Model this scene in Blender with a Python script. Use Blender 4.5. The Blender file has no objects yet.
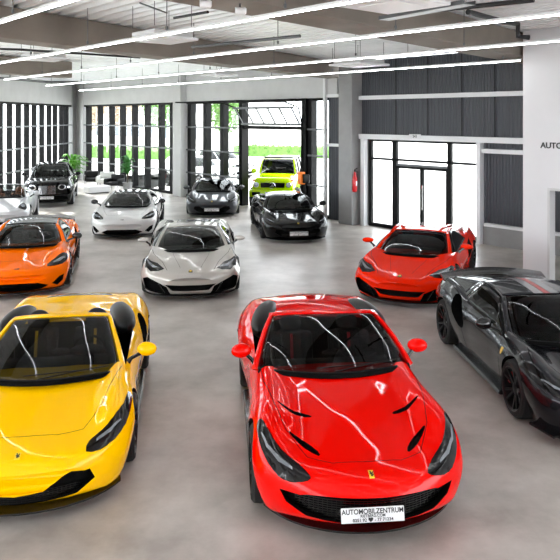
import bpy, bmesh, math, random
from mathutils import Vector, Matrix
from mathutils.bvhtree import BVHTree
from mathutils.geometry import delaunay_2d_cdt
random.seed(7)
SC = bpy.context.scene
COL = SC.collection
PI = math.pi

# ---------------------------------------------------------------- materials
def lin(c):
    return tuple(((v/255)/12.92 if v/255 <= .04045 else ((v/255+.055)/1.055)**2.4) for v in c) + (1,)
def P(name, rgb, rough=.5, metal=0., coat=0., spec=.5, emit=None, estr=0, bump=None, noise=None):
    """procedural principled material; noise=(scale, amount) varies the colour, bump=(scale, strength)"""
    m = bpy.data.materials.new(name); m.use_nodes = True
    nt = m.node_tree; b = nt.nodes['Principled BSDF']
    c = lin(rgb)
    b.inputs['Base Color'].default_value = c
    b.inputs['Roughness'].default_value = rough
    b.inputs['Metallic'].default_value = metal
    b.inputs['Coat Weight'].default_value = coat
    b.inputs['Coat Roughness'].default_value = .035; b.inputs['Coat IOR'].default_value = 1.3
    b.inputs['Specular IOR Level'].default_value = spec
    if emit:
        b.inputs['Emission Color'].default_value = lin(emit)
        b.inputs['Emission Strength'].default_value = estr
    if noise:
        tc = nt.nodes.new('ShaderNodeTexCoord'); n = nt.nodes.new('ShaderNodeTexNoise')
        n.inputs['Scale'].default_value = noise[0]; n.inputs['Detail'].default_value = 6
        n.inputs['Roughness'].default_value = .6
        r = nt.nodes.new('ShaderNodeValToRGB')
        a = noise[1]
        r.color_ramp.elements[0].position = .3; r.color_ramp.elements[1].position = .7
        r.color_ramp.elements[0].color = tuple(min(1, v*(1-a)) for v in c[:3])+(1,)
        r.color_ramp.elements[1].color = tuple(min(1, v*(1+a)) for v in c[:3])+(1,)
        nt.links.new(tc.outputs['Object'], n.inputs['Vector'])
        nt.links.new(n.outputs['Fac'], r.inputs['Fac'])
        nt.links.new(r.outputs['Color'], b.inputs['Base Color'])
    if bump:
        tc = nt.nodes.new('ShaderNodeTexCoord'); n = nt.nodes.new('ShaderNodeTexNoise')
        n.inputs['Scale'].default_value = bump[0]; n.inputs['Detail'].default_value = 4
        bp = nt.nodes.new('ShaderNodeBump'); bp.inputs['Strength'].default_value = bump[1]
        bp.inputs['Distance'].default_value = .01
        nt.links.new(tc.outputs['Object'], n.inputs['Vector'])
        nt.links.new(n.outputs['Fac'], bp.inputs['Height'])
        nt.links.new(bp.outputs['Normal'], b.inputs['Normal'])
    return m
def glass_mat(name, tint, ior=1.5):
    m = bpy.data.materials.new(name); m.use_nodes = True
    nt = m.node_tree; nt.nodes.clear()
    o = nt.nodes.new('ShaderNodeOutputMaterial'); mx = nt.nodes.new('ShaderNodeMixShader')
    t = nt.nodes.new('ShaderNodeBsdfTransparent'); g = nt.nodes.new('ShaderNodeBsdfGlossy')
    f = nt.nodes.new('ShaderNodeFresnel'); ge = nt.nodes.new('ShaderNodeNewGeometry'); mr = nt.nodes.new('ShaderNodeMapRange')
    mr.inputs['To Min'].default_value = ior; mr.inputs['To Max'].default_value = 1/ior
    nt.links.new(ge.outputs['Backfacing'], mr.inputs['Value']); nt.links.new(mr.outputs['Result'], f.inputs['IOR'])
    t.inputs['Color'].default_value = (tint[0], tint[1], tint[2], 1)
    g.inputs['Roughness'].default_value = .01
    nt.links.new(f.outputs[0], mx.inputs[0]); nt.links.new(t.outputs[0], mx.inputs[1])
    nt.links.new(g.outputs[0], mx.inputs[2]); nt.links.new(mx.outputs[0], o.inputs[0])
    return m

M = {}
M['black'] = P('black_plastic', (6, 6, 7), .4, spec=.3, bump=(400, .02))
M['matte'] = P('black_void', (4, 4, 4), .8, spec=.1, bump=(60, .05))
M['gblack'] = P('gloss_black', (8, 8, 9), .12, coat=.5, noise=(300, .05))
M['tyre'] = P('tyre_rubber', (16, 16, 17), .75, bump=(90, .1))
M['rimblack'] = P('black_alloy', (24, 24, 26), .3, .6, noise=(50, .05))
M['rimsilver'] = P('silver_alloy', (150, 150, 152), .28, .8, noise=(50, .05))
M['disc'] = P('brake_disc', (90, 90, 92), .4, .8, noise=(40, .1))
M['chrome'] = P('chrome', (210, 210, 212), .1, 1, noise=(60, .03))
M['wglass'] = glass_mat('windscreen_glass', (.46, .48, .48), 1.3)
M['dglass'] = glass_mat('tinted_glass', (.08, .085, .09), 1.35)
M['pane'] = glass_mat('clear_pane', (.93, .95, .95), 1.35)
M['lamp'] = P('lamp_housing', (8, 8, 10), .12, 0, coat=.4, spec=.3, noise=(30, .3))
M['led'] = P('lamp_led_white', (130, 134, 140), .2, .3, noise=(60, .05))
M['plate'] = P('plate_white', (222, 222, 224), .35, noise=(20, .02))
M['ink'] = P('ink_black', (18, 18, 20), .5, noise=(50, .05))
M['leather'] = P('black_leather', (10, 10, 11), .5, spec=.3, bump=(120, .1))
M['tan'] = P('tan_leather', (176, 104, 52), .5, bump=(120, .1))
M['dash'] = P('dash_dark', (9, 9, 10), .6, spec=.2, bump=(200, .1))
M['redtrim'] = P('red_trim', (190, 20, 40), .5, noise=(80, .05))
M['yeltrim'] = P('yellow_trim', (225, 175, 20), .5, noise=(80, .05))
M['carbon'] = P('carbon_fibre', (17, 17, 19), .25, coat=.6, noise=(180, .4))
M['badge'] = P('badge_yellow', (240, 205, 40), .3, noise=(80, .03))
M['caliper'] = P('caliper_red', (180, 20, 20), .3, coat=.4, noise=(30, .05))
def paint(name, rgb, metal=0., rough=.3):
    return P(name, rgb, rough, metal, coat=1., spec=.0, noise=(900, .04))

# ---------------------------------------------------------------- mesh helpers
def new_obj(name, me, parent=None, mats=None):
    o = bpy.data.objects.new(name, me); COL.objects.link(o)
    if parent: o.parent = parent
    for m in (mats or []): me.materials.append(m)
    return o
def finish(name, bm, mats, parent=None, smooth=True, angle=35, recalc=True):
    if recalc: bmesh.ops.recalc_face_normals(bm, faces=bm.faces)
    if smooth:
        for f in bm.faces: f.smooth = True
        a = math.radians(angle)
        for e in bm.edges:
            if len(e.link_faces) == 2 and e.calc_face_angle(0) > a: e.smooth = False
    me = bpy.data.meshes.new(name); bm.to_mesh(me); bm.free()
    if not isinstance(mats, (list, tuple)): mats = [mats]
    return new_obj(name, me, parent, mats)
def split_finish(name, bm, mats, parent=None, **k):
    """one object per loose piece"""
    seen = set(); out = []
    bm.verts.ensure_lookup_table()
    for v in bm.verts:
        if v in seen: continue
        st = [v]; comp = {v}
        while st:
            q = st.pop()
            for e in q.link_edges:
                w = e.other_vert(q)
                if w not in comp: comp.add(w); st.append(w)
        seen |= comp
        nb = bmesh.new(); mp = {u: nb.verts.new(u.co) for u in comp}
        for f in set(f for u in comp for f in u.link_faces): nb.faces.new([mp[u] for u in f.verts]).material_index = f.material_index
        out.append(finish(name, nb, mats, parent, **k))
    bm.free()
    return out
def box(bm, x0, x1, y0, y1, z0, z1, mi=0, bev=0):
    vs = [bm.verts.new(p) for p in [(x0,y0,z0),(x1,y0,z0),(x1,y1,z0),(x0,y1,z0),(x0,y0,z1),(x1,y0,z1),(x1,y1,z1),(x0,y1,z1)]]
    fs = [bm.faces.new([vs[i] for i in q]) for q in [(3,2,1,0),(4,5,6,7),(0,1,5,4),(1,2,6,5),(2,3,7,6),(3,0,4,7)]]
    for f in fs: f.material_index = mi
    if bev:
        es = set(e for f in fs for e in f.edges)
        r = bmesh.ops.bevel(bm, geom=list(es), offset=bev, segments=2, affect='EDGES', profile=.5)
        for f in r['faces']: f.material_index = mi
    return vs
def obox(bm, p0, p1, w, h, mi=0, up=(0,0,1)):
    """bar from p0 to p1, width w (sideways), height h"""
    p0, p1 = Vector(p0), Vector(p1); d = (p1-p0).normalized(); u = Vector(up)
    s = d.cross(u)
    if s.length < 1e-4: s = d.cross(Vector((0,1,0)))
    s.normalize(); u = s.cross(d).normalized()
    q = []
    for p in (p0, p1):
        for a, b in ((-1,-1),(1,-1),(1,1),(-1,1)):
            q.append(bm.verts.new(p + s*(a*w/2) + u*(b*h/2)))
    for f in [(0,1,2,3),(7,6,5,4),(0,4,5,1),(1,5,6,2),(2,6,7,3),(3,7,4,0)]:
        bm.faces.new([q[i] for i in f]).material_index = mi
def tube(bm, pts, r, n=8, mi=0, cap=True, radii=None):
    pts = [Vector(p) for p in pts]; rings = []
    prev = None
    for i, p in enumerate(pts):
        d = (pts[min(i+1, len(pts)-1)] - pts[max(i-1, 0)]).normalized()
        if prev is None:
            a = d.orthogonal().normalized()
        else:
            a = (prev - d*prev.dot(d)); a = a.normalized() if a.length > 1e-5 else d.orthogonal().normalized()
        prev = a; b = d.cross(a); rr = radii[i] if radii else r
        rings.append([bm.verts.new(p + (a*math.cos(2*PI*k/n) + b*math.sin(2*PI*k/n))*rr) for k in range(n)])
    for i in range(len(rings)-1):
        for k in range(n):
            bm.faces.new([rings[i][k], rings[i][(k+1)%n], rings[i+1][(k+1)%n], rings[i+1][k]]).material_index = mi
    if cap:
        bm.faces.new(rings[0][::-1]).material_index = mi; bm.faces.new(rings[-1]).material_index = mi
def lathe(bm, prof, n=32, mi=0, axis='X', origin=(0,0,0), closed=False):
    """prof = (axial, radius) list, turned about axis"""
    o = Vector(origin); rings = []
    for a, r in prof:
        ring = []
        for k in range(n):
            t = 2*PI*k/n; c, s = math.cos(t)*r, math.sin(t)*r
            v = {'X': (a, c, s), 'Y': (c, a, s), 'Z': (c, s, a)}[axis]
            ring.append(bm.verts.new(o + Vector(v)))
        rings.append(ring)
    m = len(rings)
    for i in range(m if closed else m-1):
        A, B = rings[i], rings[(i+1) % m]
        for k in range(n):
            bm.faces.new([A[k], A[(k+1)%n], B[(k+1)%n], B[k]]).material_index = mi
    if not closed:
        if prof[0][1] > 1e-4: bm.faces.new(rings[0][::-1]).material_index = mi
        if prof[-1][1] > 1e-4: bm.faces.new(rings[-1]).material_index = mi
def grid(bm, rows, mi=0, flip=False):
    V = [[bm.verts.new(p) for p in r] for r in rows]
    for i in range(len(V)-1):
        for j in range(len(V[0])-1):
            q = [V[i][j], V[i][j+1], V[i+1][j+1], V[i+1][j]]
            bm.faces.new(q[::-1] if flip else q).material_index = mi
    return V
def ellipsoid(bm, c, r, n=14, m=10, mi=0, rot=None):
    res = bmesh.ops.create_uvsphere(bm, u_segments=n, v_segments=m, radius=1)
    R = rot or Matrix.Identity(3)
    for v in res['verts']:
        v.co = Vector(c) + R @ Vector((v.co.x*r[0], v.co.y*r[1], v.co.z*r[2]))
    for f in set(f for v in res['verts'] for f in v.link_faces): f.material_index = mi
def text_mesh(s, size, mat, name, parent=None, M4=None, extrude=.001, align='CENTER', sx=1.):
    cu = bpy.data.curves.new(name, 'FONT'); cu.body = s; cu.size = size; cu.extrude = extrude; cu.offset = size*.018
    cu.align_x = align; cu.align_y = 'CENTER'
    t = bpy.data.objects.new('tmp_text', cu); COL.objects.link(t)
    dg = bpy.context.evaluated_depsgraph_get(); dg.update()
    me = bpy.data.meshes.new_from_object(t.evaluated_get(dg)); bpy.data.objects.remove(t)
    me.transform(Matrix.Diagonal((sx, 1, 1, 1)))
    if M4: me.transform(M4)
    me.materials.clear()
    o = new_obj(name, me, parent, [mat]); return o
def tag(o, label=None, cat=None, group=None, kind=None):
    if label: o['label'] = label
    if cat: o['category'] = cat
    if group: o['group'] = group
    if kind: o['kind'] = kind
    return o
def empty(name, loc, rz=0, label=None, cat=None, group=None):
    o = bpy.data.objects.new(name, None); COL.objects.link(o)
    o.location = loc; o.rotation_euler = (0, 0, rz); o.empty_display_size = .2
    return tag(o, label, cat, group)
def copy_tree(o, parent=None):
    c = o.copy(); COL.objects.link(c); c.parent = parent
    for ch in list(o.children): copy_tree(ch, c)
    return c

# ---------------------------------------------------------------- curves
def pchip(xs, ys, x):
    n = len(xs)
    if x <= xs[0]: return ys[0]
    if x >= xs[-1]: return ys[-1]
    h = [xs[i+1]-xs[i] for i in range(n-1)]; d = [(ys[i+1]-ys[i])/h[i] for i in range(n-1)]
    m = [d[0]] + [0]*(n-2) + [d[-1]]
    for i in range(1, n-1):
        if d[i-1]*d[i] > 0:
            w1 = 2*h[i]+h[i-1]; w2 = h[i]+2*h[i-1]
            m[i] = (w1+w2)/(w1/d[i-1]+w2/d[i])
    i = 0
    while x > xs[i+1]: i += 1
    t = (x-xs[i])/h[i]
    return ((1+2*t)*(1-t)**2*ys[i] + t*(1-t)**2*h[i]*m[i] + t*t*(3-2*t)*ys[i+1] + t*t*(t-1)*h[i]*m[i+1])
def catmull(p0, p1, p2, p3, t):
    return tuple(.5*((2*b)+(-a+c)*t+(2*a-5*b+4*c-d)*t*t+(-a+3*b-3*c+d)*t**3) for a, b, c, d in zip(p0, p1, p2, p3))

# ---------------------------------------------------------------- body loft
SEG = [3, 2, 4, 6, 5, 3, 3]
def section(r, sharp):
    zb, xl, xw, zw, xf, zf, xv, zv, zc = r
    c = [(0, zb), (xl*.8, zb), (xl, zb+.03), (xw, zw), (xf, zf), (xv, zv), (xv*.5, zv+(zc-zv)*.75), (0, zc)]
    ext = [(-c[1][0], c[1][1])] + c + [(-c[6][0], c[6][1])]
    out = []
    for i in range(7):
        for k in range(SEG[i]):
            t = k/SEG[i]
            s = catmull(ext[i], ext[i+1], ext[i+2], ext[i+3], t)
            l = tuple(a+(b-a)*t for a, b in zip(c[i], c[i+1]))
            out.append(tuple(l[q]*sharp+s[q]*(1-sharp) for q in (0, 1)))
    out.append(c[-1])
    return out
def body_bmesh(S):
    rows = S['rows']; ys = [r[0] for r in rows]; L = ys[-1]; W = S['W']; sh = S.get('sharp', 0)
    SF, SR = S.get('SF', .45), S.get('SR', .2)
    st = sorted(set([round(y, 4) for y in ys] + [round(a+(b-a)*k/ n, 4) for a, b in zip(ys, ys[1:])
                    for n in [max(1, int((b-a)/.07)+1)] for k in range(n)]))
    bm = bmesh.new(); rings = []
    for y in st:
        r = [pchip(ys, [q[j] for q in rows], y) for j in range(1, 10)]
        sec = section(r, sh)
        full = sec + [(-x, z) for x, z in sec[-2:0:-1]]
        ring = []
        for x, z in full:
            yy = y
            a = min(1, abs(x)/W)**2
            if y < 1.3: yy += SF*a*(1-y/1.3)**2
            if y > L-1: yy -= SR*a*((y-L+1))**2
            ring.append(bm.verts.new((x, yy, z)))
        rings.append(ring)
    n = len(rings[0])
    for A, B in zip(rings, rings[1:]):
        for k in range(n):
            bm.faces.new([A[k], A[(k+1) % n], B[(k+1) % n], B[k]])
    # end caps as strips between right and left halves
    for R, fl in ((rings[0], 1), (rings[-1], 0)):
        h = n//2
        for k in range(h):
            a, b, c, d = R[k], R[k+1], R[(n-k-1) % n], R[(n-k) % n]
            q = []
            for v in (a, b, c, d):
                if v not in q: q.append(v)
            if len(q) >= 3: bm.faces.new(q)
    bmesh.ops.recalc_face_normals(bm, faces=bm.faces)
    bm.normal_update()
    return bm

AX = {'F': (Vector((0, 1, 0)), lambda a, b: Vector((a, -1.5, b))),
      'R': (Vector((0, -1, 0)), lambda a, b: Vector((a, 8, b))),
      'T': (Vector((0, 0, -1)), lambda a, b: Vector((a, b, 4))),
      'S': (Vector((-1, 0, 0)), lambda a, b: Vector((3, a, b)))}
def resample(poly, step):
    out = []
    n = len(poly)
    for i in range(n):
        a, b = Vector(poly[i]), Vector(poly[(i+1) % n]); k = max(1, int((b-a).length/step+.5))
        out += [a+(b-a)*(j/k) for j in range(k)]
    return out
def smooth_poly(poly, n=5):
    m = len(poly); out = []
    for i in range(m):
        for k in range(n):
            out.append(catmull(poly[i-1], poly[i], poly[(i+1) % m], poly[(i+2) % m], k/n))
    return out
def inside(p, poly):
    c = False; n = len(poly)
    for i in range(n):
        a, b = poly[i], poly[i-1]
        if (a[1] > p[1]) != (b[1] > p[1]) and p[0] < (b[0]-a[0])*(p[1]-a[1])/(b[1]-a[1])+a[0]: c = not c
    return c
def patch_bm(bvh, ax, poly, out, inn, step=.05, mirror=False):
    """closed solid that follows the surface over poly, from `inn` below it to `out` above it"""
    d, org = AX[ax]
    bd = resample(poly, step); n = len(bd)
    xs = [p[0] for p in bd]; ys = [p[1] for p in bd]
    pts = list(bd); bl = [(p[0], p[1]) for p in bd]
    x = min(xs)+step/2
    while x < max(xs):
        y = min(ys)+step/2
        while y < max(ys):
            if inside((x, y), bl) and min((Vector((x, y))-q).length for q in bd) > step*.45: pts.append(Vector((x, y)))
            y += step
        x += step
    v2, _, faces, ov, _, _ = delaunay_2d_cdt([Vector((p[0], p[1])) for p in pts], [(i, (i+1) % n) for i in range(n)], [], 1, 1e-5)
    top, bot = [], []
    bm = bmesh.new()
    for p in v2:
        o = org(p[0], p[1]); h, nn, _, _ = bvh.ray_cast(o, d)
        if h is None:
            h, nn, _, _ = bvh.find_nearest(o + d*(1.7 if ax == 'F' else 2))
            q = org(p[0], p[1])
            if ax in 'FR': h = Vector((q.x, h.y, q.z))
            elif ax == 'T': h = Vector((q.x, q.y, h.z))
            else: h = Vector((h.x, q.y, q.z))
        off = (-d)
        if ax == 'N': off = nn
        m = (-1 if mirror else 1)
        nn2 = nn if nn.dot(-d) > 0 else -nn
        a = h + nn2*out if out < .02 else h - d*out
        b = h + d*inn
        a.x *= m; b.x *= m
        top.append(bm.verts.new(a)); bot.append(bm.verts.new(b))
    ec = {}
    for f in faces:
        for i in range(len(f)):
            e = (f[i], f[(i+1) % len(f)]); ec[e] = 1
        try:
            bm.faces.new([top[i] for i in f]); bm.faces.new([bot[i] for i in f][::-1])
        except ValueError: pass
    for (a, b) in list(ec):
        if (b, a) not in ec:
            try: bm.faces.new([top[b], top[a], bot[a], bot[b]])
            except ValueError: pass
    loose = [v for v in bm.verts if not v.link_faces]
    bmesh.ops.delete(bm, geom=loose, context='VERTS')
    bmesh.ops.recalc_face_normals(bm, faces=bm.faces)
    return bm
def ribbon(bvh, ax, pts, w, mirror=False, out=.0015):
    """thin raised ribbon along a 2-D polyline projected on the surface"""
    d, org = AX[ax]; P2 = []
    for a, b in zip(pts, pts[1:]):
        a, b = Vector(a), Vector(b); k = max(1, int((b-a).length/.05))
        P2 += [a+(b-a)*(j/k) for j in range(k)]
    P2.append(Vector(pts[-1]))
    bm = bmesh.new(); rows = []
    for i, p in enumerate(P2):
        t = (P2[min(i+1, len(P2)-1)]-P2[max(0, i-1)]).normalized(); s = Vector((-t.y, t.x))*w/2
        r = []
        for q in (p-s, p+s):
            h, nn, _, _ = bvh.ray_cast(org(q[0], q[1]), d)
            if h is None: r = None; break
            if nn.dot(-d) < 0: nn = -nn
            h = h+nn*out
            if mirror: h.x = -h.x
            r.append(h)
        if r: rows.append(r)
    if len(rows) > 1:
        grid(bm, rows)
    return bm
def boolean(body, cutters):
    """cut each (bmesh, material) out of body"""
    tmp = []
    for bm, mat in cutters:
        me = bpy.data.meshes.new('cut'); bm.to_mesh(me); bm.free(); me.materials.append(mat)
        o = bpy.data.objects.new('cut', me); COL.objects.link(o); tmp.append(o)
        if mat.name not in [m.name for m in body.data.materials]: body.data.materials.append(mat)
        md = body.modifiers.new('b', 'BOOLEAN'); md.operation = 'DIFFERENCE'; md.object = o
        md.solver = 'EXACT'; md.material_mode = 'TRANSFER'
    dg = bpy.context.evaluated_depsgraph_get(); dg.update()
    mats = list(body.data.materials)
    me = bpy.data.meshes.new_from_object(body.evaluated_get(dg))
    idx = [p.material_index for p in me.polygons]
    me.materials.clear()
    for m_ in mats: me.materials.append(m_)
    me.polygons.foreach_set('material_index', idx)
    body.modifiers.clear(); old = body.data; body.data = me
    for o in tmp: bpy.data.objects.remove(o)
    bpy.data.meshes.remove(old)
    bm = bmesh.new(); bm.from_mesh(me)
    for f in bm.faces: f.smooth = True
    for e in bm.edges:
        e.smooth = not (len(e.link_faces) == 2 and e.calc_face_angle(0) > math.radians(38))
        if len(e.link_faces) == 2 and e.link_faces[0].material_index != e.link_faces[1].material_index: e.smooth = False
    bm.to_mesh(me); bm.free()
# ---------------------------------------------------------------- wheels
_wheel_cache = {}
def wheel_meshes(r, w, style, rimmat, cal):
    key = (r, w, style, rimmat, cal)
    if key in _wheel_cache: return _wheel_cache[key]
    rr = r*.76
    bm = bmesh.new()
    lathe(bm, [(-w/2, rr), (-w/2, r*.9), (-w/2+.025, r-.008), (-w*.2, r), (w*.2, r), (w/2-.025, r-.008), (w/2, r*.9), (w/2, rr), (w/2-.02, rr-.01), (-w/2+.02, rr-.01)], 40, closed=True)
    t = finish('wheel', bm, M['tyre'])
    bm = bmesh.new()
    lathe(bm, [(w/2, rr), (w/2+.004, rr-.006), (w/2-.01, rr-.022), (w/2-.05, rr-.03), (-w/2, rr-.03), (-w/2, rr)], 40, closed=True)
    lathe(bm, [(w/2-.075, .001), (w/2-.075, .075), (w/2-.045, .07), (w/2-.035, .03), (w/2-.035, .001)], 20)
    n = style
    for k in range(n):
        a0 = 2*PI*k/n
        for da in ((-.10, .10) if n <= 7 else (0,)):
            a = a0+da; a2 = a0+da*2.4
            p0 = (w/2-.06, math.cos(a)*.05, math.sin(a)*.05); p1 = (w/2-.022, math.cos(a2)*(rr-.02), math.sin(a2)*(rr-.02))
            obox(bm, p0, p1, .03, .028, up=(1, 0, 0))
    rim = finish('rim', bm, M[rimmat])
    bm = bmesh.new()
    lathe(bm, [(w/2-.13, .04), (w/2-.13, rr*.74), (w/2-.10, rr*.74), (w/2-.10, .04)], 32)
    dsc = finish('brake_disc', bm, M['disc'])
    bm = bmesh.new()
    for k in range(6):
        a = PI*.75+k*.12
        p = (w/2-.085, math.cos(a)*rr*.7, math.sin(a)*rr*.7); a += .13
        obox(bm, p, (w/2-.085, math.cos(a)*rr*.7, math.sin(a)*rr*.7), .055, .075, up=(1, 0, 0))
    cp = finish('brake_caliper', bm, M[cal])
    ms = [('wheel', t.data), ('rim', rim.data), ('brake_disc', dsc.data), ('brake_caliper', cp.data)]
    for o in (t, rim, dsc, cp): bpy.data.objects.remove(o)
    _wheel_cache[key] = ms
    return ms
def put_wheels(root, S):
    for (y, r, w, xo) in S['axles']:
        ms = wheel_meshes(r, w, S.get('spokes', 5), S.get('rim', 'rimblack'), S.get('cal', 'caliper'))
        for sx in (1, -1):
            wh = new_obj('wheel', ms[0][1], root)
            wh.location = (sx*(xo-w/2), y-S['c'], r)
            wh.rotation_euler = (0, 0, 0 if sx > 0 else PI)
            for nm, me in ms[1:]:
                new_obj(nm, me, wh)
# ---------------------------------------------------------------- cabin
class Cabin:
    def __init__(s, nodes): s.n = nodes; s.t = list(range(len(nodes)))
    def v(s, t, j): return pchip(s.t, [q[j] for q in s.n], t)
    def top(s, t, u):
        y, x, z, c, b = [s.v(t, j) for j in range(5)]
        k = 1-u*u
        return (u*x, y-b*k, z+c*(1-abs(u)**2.6))
    def side(s, t, v, sx=1, bulge=.02):
        y, x, z = [s.v(t, j) for j in range(3)]; yb, xb, zb = [s.v(t, j) for j in (5, 6, 7)]
        k = 4*v*(1-v)*bulge
        return (sx*(x+(xb-x)*v+k), y+(yb-y)*v, z+(zb-z)*v)
def fr(a, b, n): return [a+(b-a)*i/n for i in range(n+1)]
def solid(o, th, off=-1):
    m = o.modifiers.new('thickness', 'SOLIDIFY'); m.thickness = th; m.offset = off
def build_cabin(root, S, pm):
    cb = S['cabin']; C = Cabin(cb['nodes']); tw = cb['ws']; tr = cb['roof']; te = len(cb['nodes'])-1
    up = cb.get('up', .93); ur = cb.get('ur', .75)
    roofm = cb.get('roofmat', pm)
    # windscreen
    bm = bmesh.new(); grid(bm, [[C.top(t, u) for u in fr(-up-.02, up+.02, 16)] for t in fr(0, tw, 16)])
    bmesh.ops.translate(bm, verts=bm.verts, vec=(0, 0.004, -.004))
    o = finish('windscreen', bm, cb.get('glass', M['wglass'])); o.parent = root; solid(o, .005)
    # pillars
    for sx in (1, -1):
        bm = bmesh.new(); grid(bm, [[C.top(t, sx*u) for u in fr(up, 1, 2)] for t in fr(0, tw, 16)])
        o = finish('windscreen_pillar', bm, cb.get('pillarmat', pm)); o.parent = root; solid(o, .03)
    hdr = tw+.04
    # wiper + cowl
    bm = bmesh.new(); grid(bm, [[(p[0], p[1]-dy, p[2]+dz) for p in [C.top(.02, u) for u in fr(-.93, .93, 16)]] for dy, dz in ((.0, .012), (.04, .010), (.075, -.02))])
    o = finish('windscreen_cowl', bm, M['matte']); o.parent = root; solid(o, .02)
    if cb.get('wiper', True):
        bm = bmesh.new()
        a, b, c = Vector(C.top(.05, -.05)), Vector(C.top(.22, .5)), Vector(C.top(.16, -.25))
        up_ = Vector((0, -.012, .018))
        tube(bm, [a+up_*.5, b+up_], .006, 6); tube(bm, [c+up_*.6, b+up_*.8, Vector(C.top(.25, .8))+up_*.6], .005, 6)
        o = finish('wiper', bm, M['black']); o.parent = root
    # roof
    bm = bmesh.new(); grid(bm, [[C.top(t, u) for u in fr(-1, 1, 20)] for t in fr(tw, tr, 14)])
    o = finish('roof' if not cb.get('open') else 'windscreen_header', bm, roofm); o.parent = root; solid(o, .03)
    if cb.get('rear', True) and te > tr:
        bm = bmesh.new(); grid(bm, [[C.top(t, u) for u in fr(-ur, ur, 12)] for t in fr(tr, te, 14)])
        o = finish(cb.get('rearname', 'engine_cover'), bm, cb.get('rearmat', M['dglass'])); o.parent = root; solid(o, .02)
        for sx in (1, -1):
            bm = bmesh.new(); grid(bm, [[C.top(t, sx*u) for u in fr(ur, 1, 4)] for t in fr(tr, te, 14)])
            grid(bm, [[C.side(t, v, sx) for v in fr(0, 1, 4)] for t in fr(tr, te, 14)])
            bmesh.ops.remove_doubles(bm, verts=bm.verts, dist=.0005)
            o = finish('rear_pillar', bm, pm); o.parent = root; solid(o, .02)
    if cb.get('sideglass', True):
        s0, s1 = cb.get('sg', (.05, tr-.3))
        for sx in (1, -1):
            bm = bmesh.new(); grid(bm, [[C.side(t, v, sx) for v in fr(0.04, 1.02, 5)] for t in fr(s0, s1, 18)])
            o = finish('side_window', bm, cb.get('sglass', M['dglass'])); o.parent = root; solid(o, .005)
            if s1 < tr:
                bm = bmesh.new(); grid(bm, [[C.side(t, v, sx) for v in fr(0, 1.02, 5)] for t in fr(s1, tr, 6)])
                o = finish('side_pillar', bm, pm); o.parent = root; solid(o, .02)
            bm = bmesh.new(); tube(bm, [C.top(t, sx*1.0) for t in fr(s0, s1, 16)], .014, 6)
            o = finish('door_frame', bm, cb.get('framemat', pm)); o.parent = root
            for tb in cb.get('posts', ()):
                bm = bmesh.new(); tube(bm, [C.side(tb, v, sx, .03) for v in fr(0, 1, 4)], .03, 6)
                o = finish('door_pillar', bm, M['gblack']); o.parent = root
    return C
# ---------------------------------------------------------------- interior
def interior(root, S):
    I = S['int']; yc, ys, w = I['dash'], I['seat'], I.get('w', .62); c = S['c']; z0 = I.get('z', 0)
    bm = bmesh.new()
    prof = [(-.02, .62), (.0, .80), (.10, .86), (.32, .87), (.42, .82), (.44, .70), (.40, .60)]
    grid(bm, [[(x, yc+a-.10*(1-(x/w)**2), b+z0-.03*(abs(x)/w)**2) for a, b in prof] for x in fr(-w, w, 14)])
    # driver binnacle (left-hand drive: +x here)
    ellipsoid(bm, (.36, yc+.36, .88+z0), (.2, .12, .06)); ellipsoid(bm, (.05, yc+.40, .86+z0), (.12, .07, .04))
    o = finish('dashboard', bm, M['dash']); o.parent = root
    bm = bmesh.new(); R = Matrix.Rotation(math.radians(25), 3, 'X')
    cc = Vector((.36, yc+.58, .84+z0)); pts = [cc+R@Vector((math.cos(a)*.175, 0, math.sin(a)*.175)) for a in fr(0, 2*PI, 28)]
    tube(bm, pts, .016, 8, cap=False)
    for a in (PI*.0, PI, PI*1.5): obox(bm, cc, cc+R@Vector((math.cos(a)*.17, 0, math.sin(a)*.17)), .02, .035)
    ellipsoid(bm, cc, (.055, .03, .055)); tube(bm, [cc, cc+Vector((0, -.2, .0))], .04, 8)
    o = finish('steering_wheel', bm, M['leather']); o.parent = root
    lm = M[I.get('leather', 'leather')]
    for sx in (-1, 1):
        bm = bmesh.new(); x = sx*.36
        # backrest with bolsters, cushion, headrest
        for (dx, wd, dy) in ((0, .17, 0), (-.19, .07, -.05), (.19, .07, -.05)):
            box(bm, x+dx-wd, x+dx+wd, ys-.06+dy, ys+.07+dy, .35+z0, .92+z0, bev=.04)
            box(bm, x+dx-wd, x+dx+wd, ys-.55, ys, .28+z0, .40+z0+(.04 if dx else 0), bev=.04)
        ellipsoid(bm, (x, ys+.03, 1.0+z0), (.14, .06, .12))
        for v in bm.verts:
            if v.co.z > .42+z0: v.co.y += (v.co.z-.42-z0)*.30
        st = finish('seat', bm, lm); st.parent = root
        if I.get('stripe'):
            bm = bmesh.new()
            for q in (0,):
                rows = [[(x+q+d, ys-.068+(z-.42)*.30-.004, z+z0) for d in (-.018, .018)] for z in fr(.45, .90, 6)]
                grid(bm, rows)
            b = finish('seat_stripe', bm, M[I['stripe']]); b.parent = st; solid(b, .006, 0)
    bm = bmesh.new(); box(bm, -.12, .12, yc+.4, ys+.1, .3+z0, .58+z0, bev=.03)
    o = finish('centre_console', bm, M['leather']); o.parent = root
SPLIT = {'side_skirt', 'bumper_fin', 'intake_vane', 'wheel_flare', 'headlight', 'lamp_lens', 'indicator_lamp', 'bumper_intake', 'side_step', 'rear_fairing', 'roof_stripe', 'roof_lamp_bar'}
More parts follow.
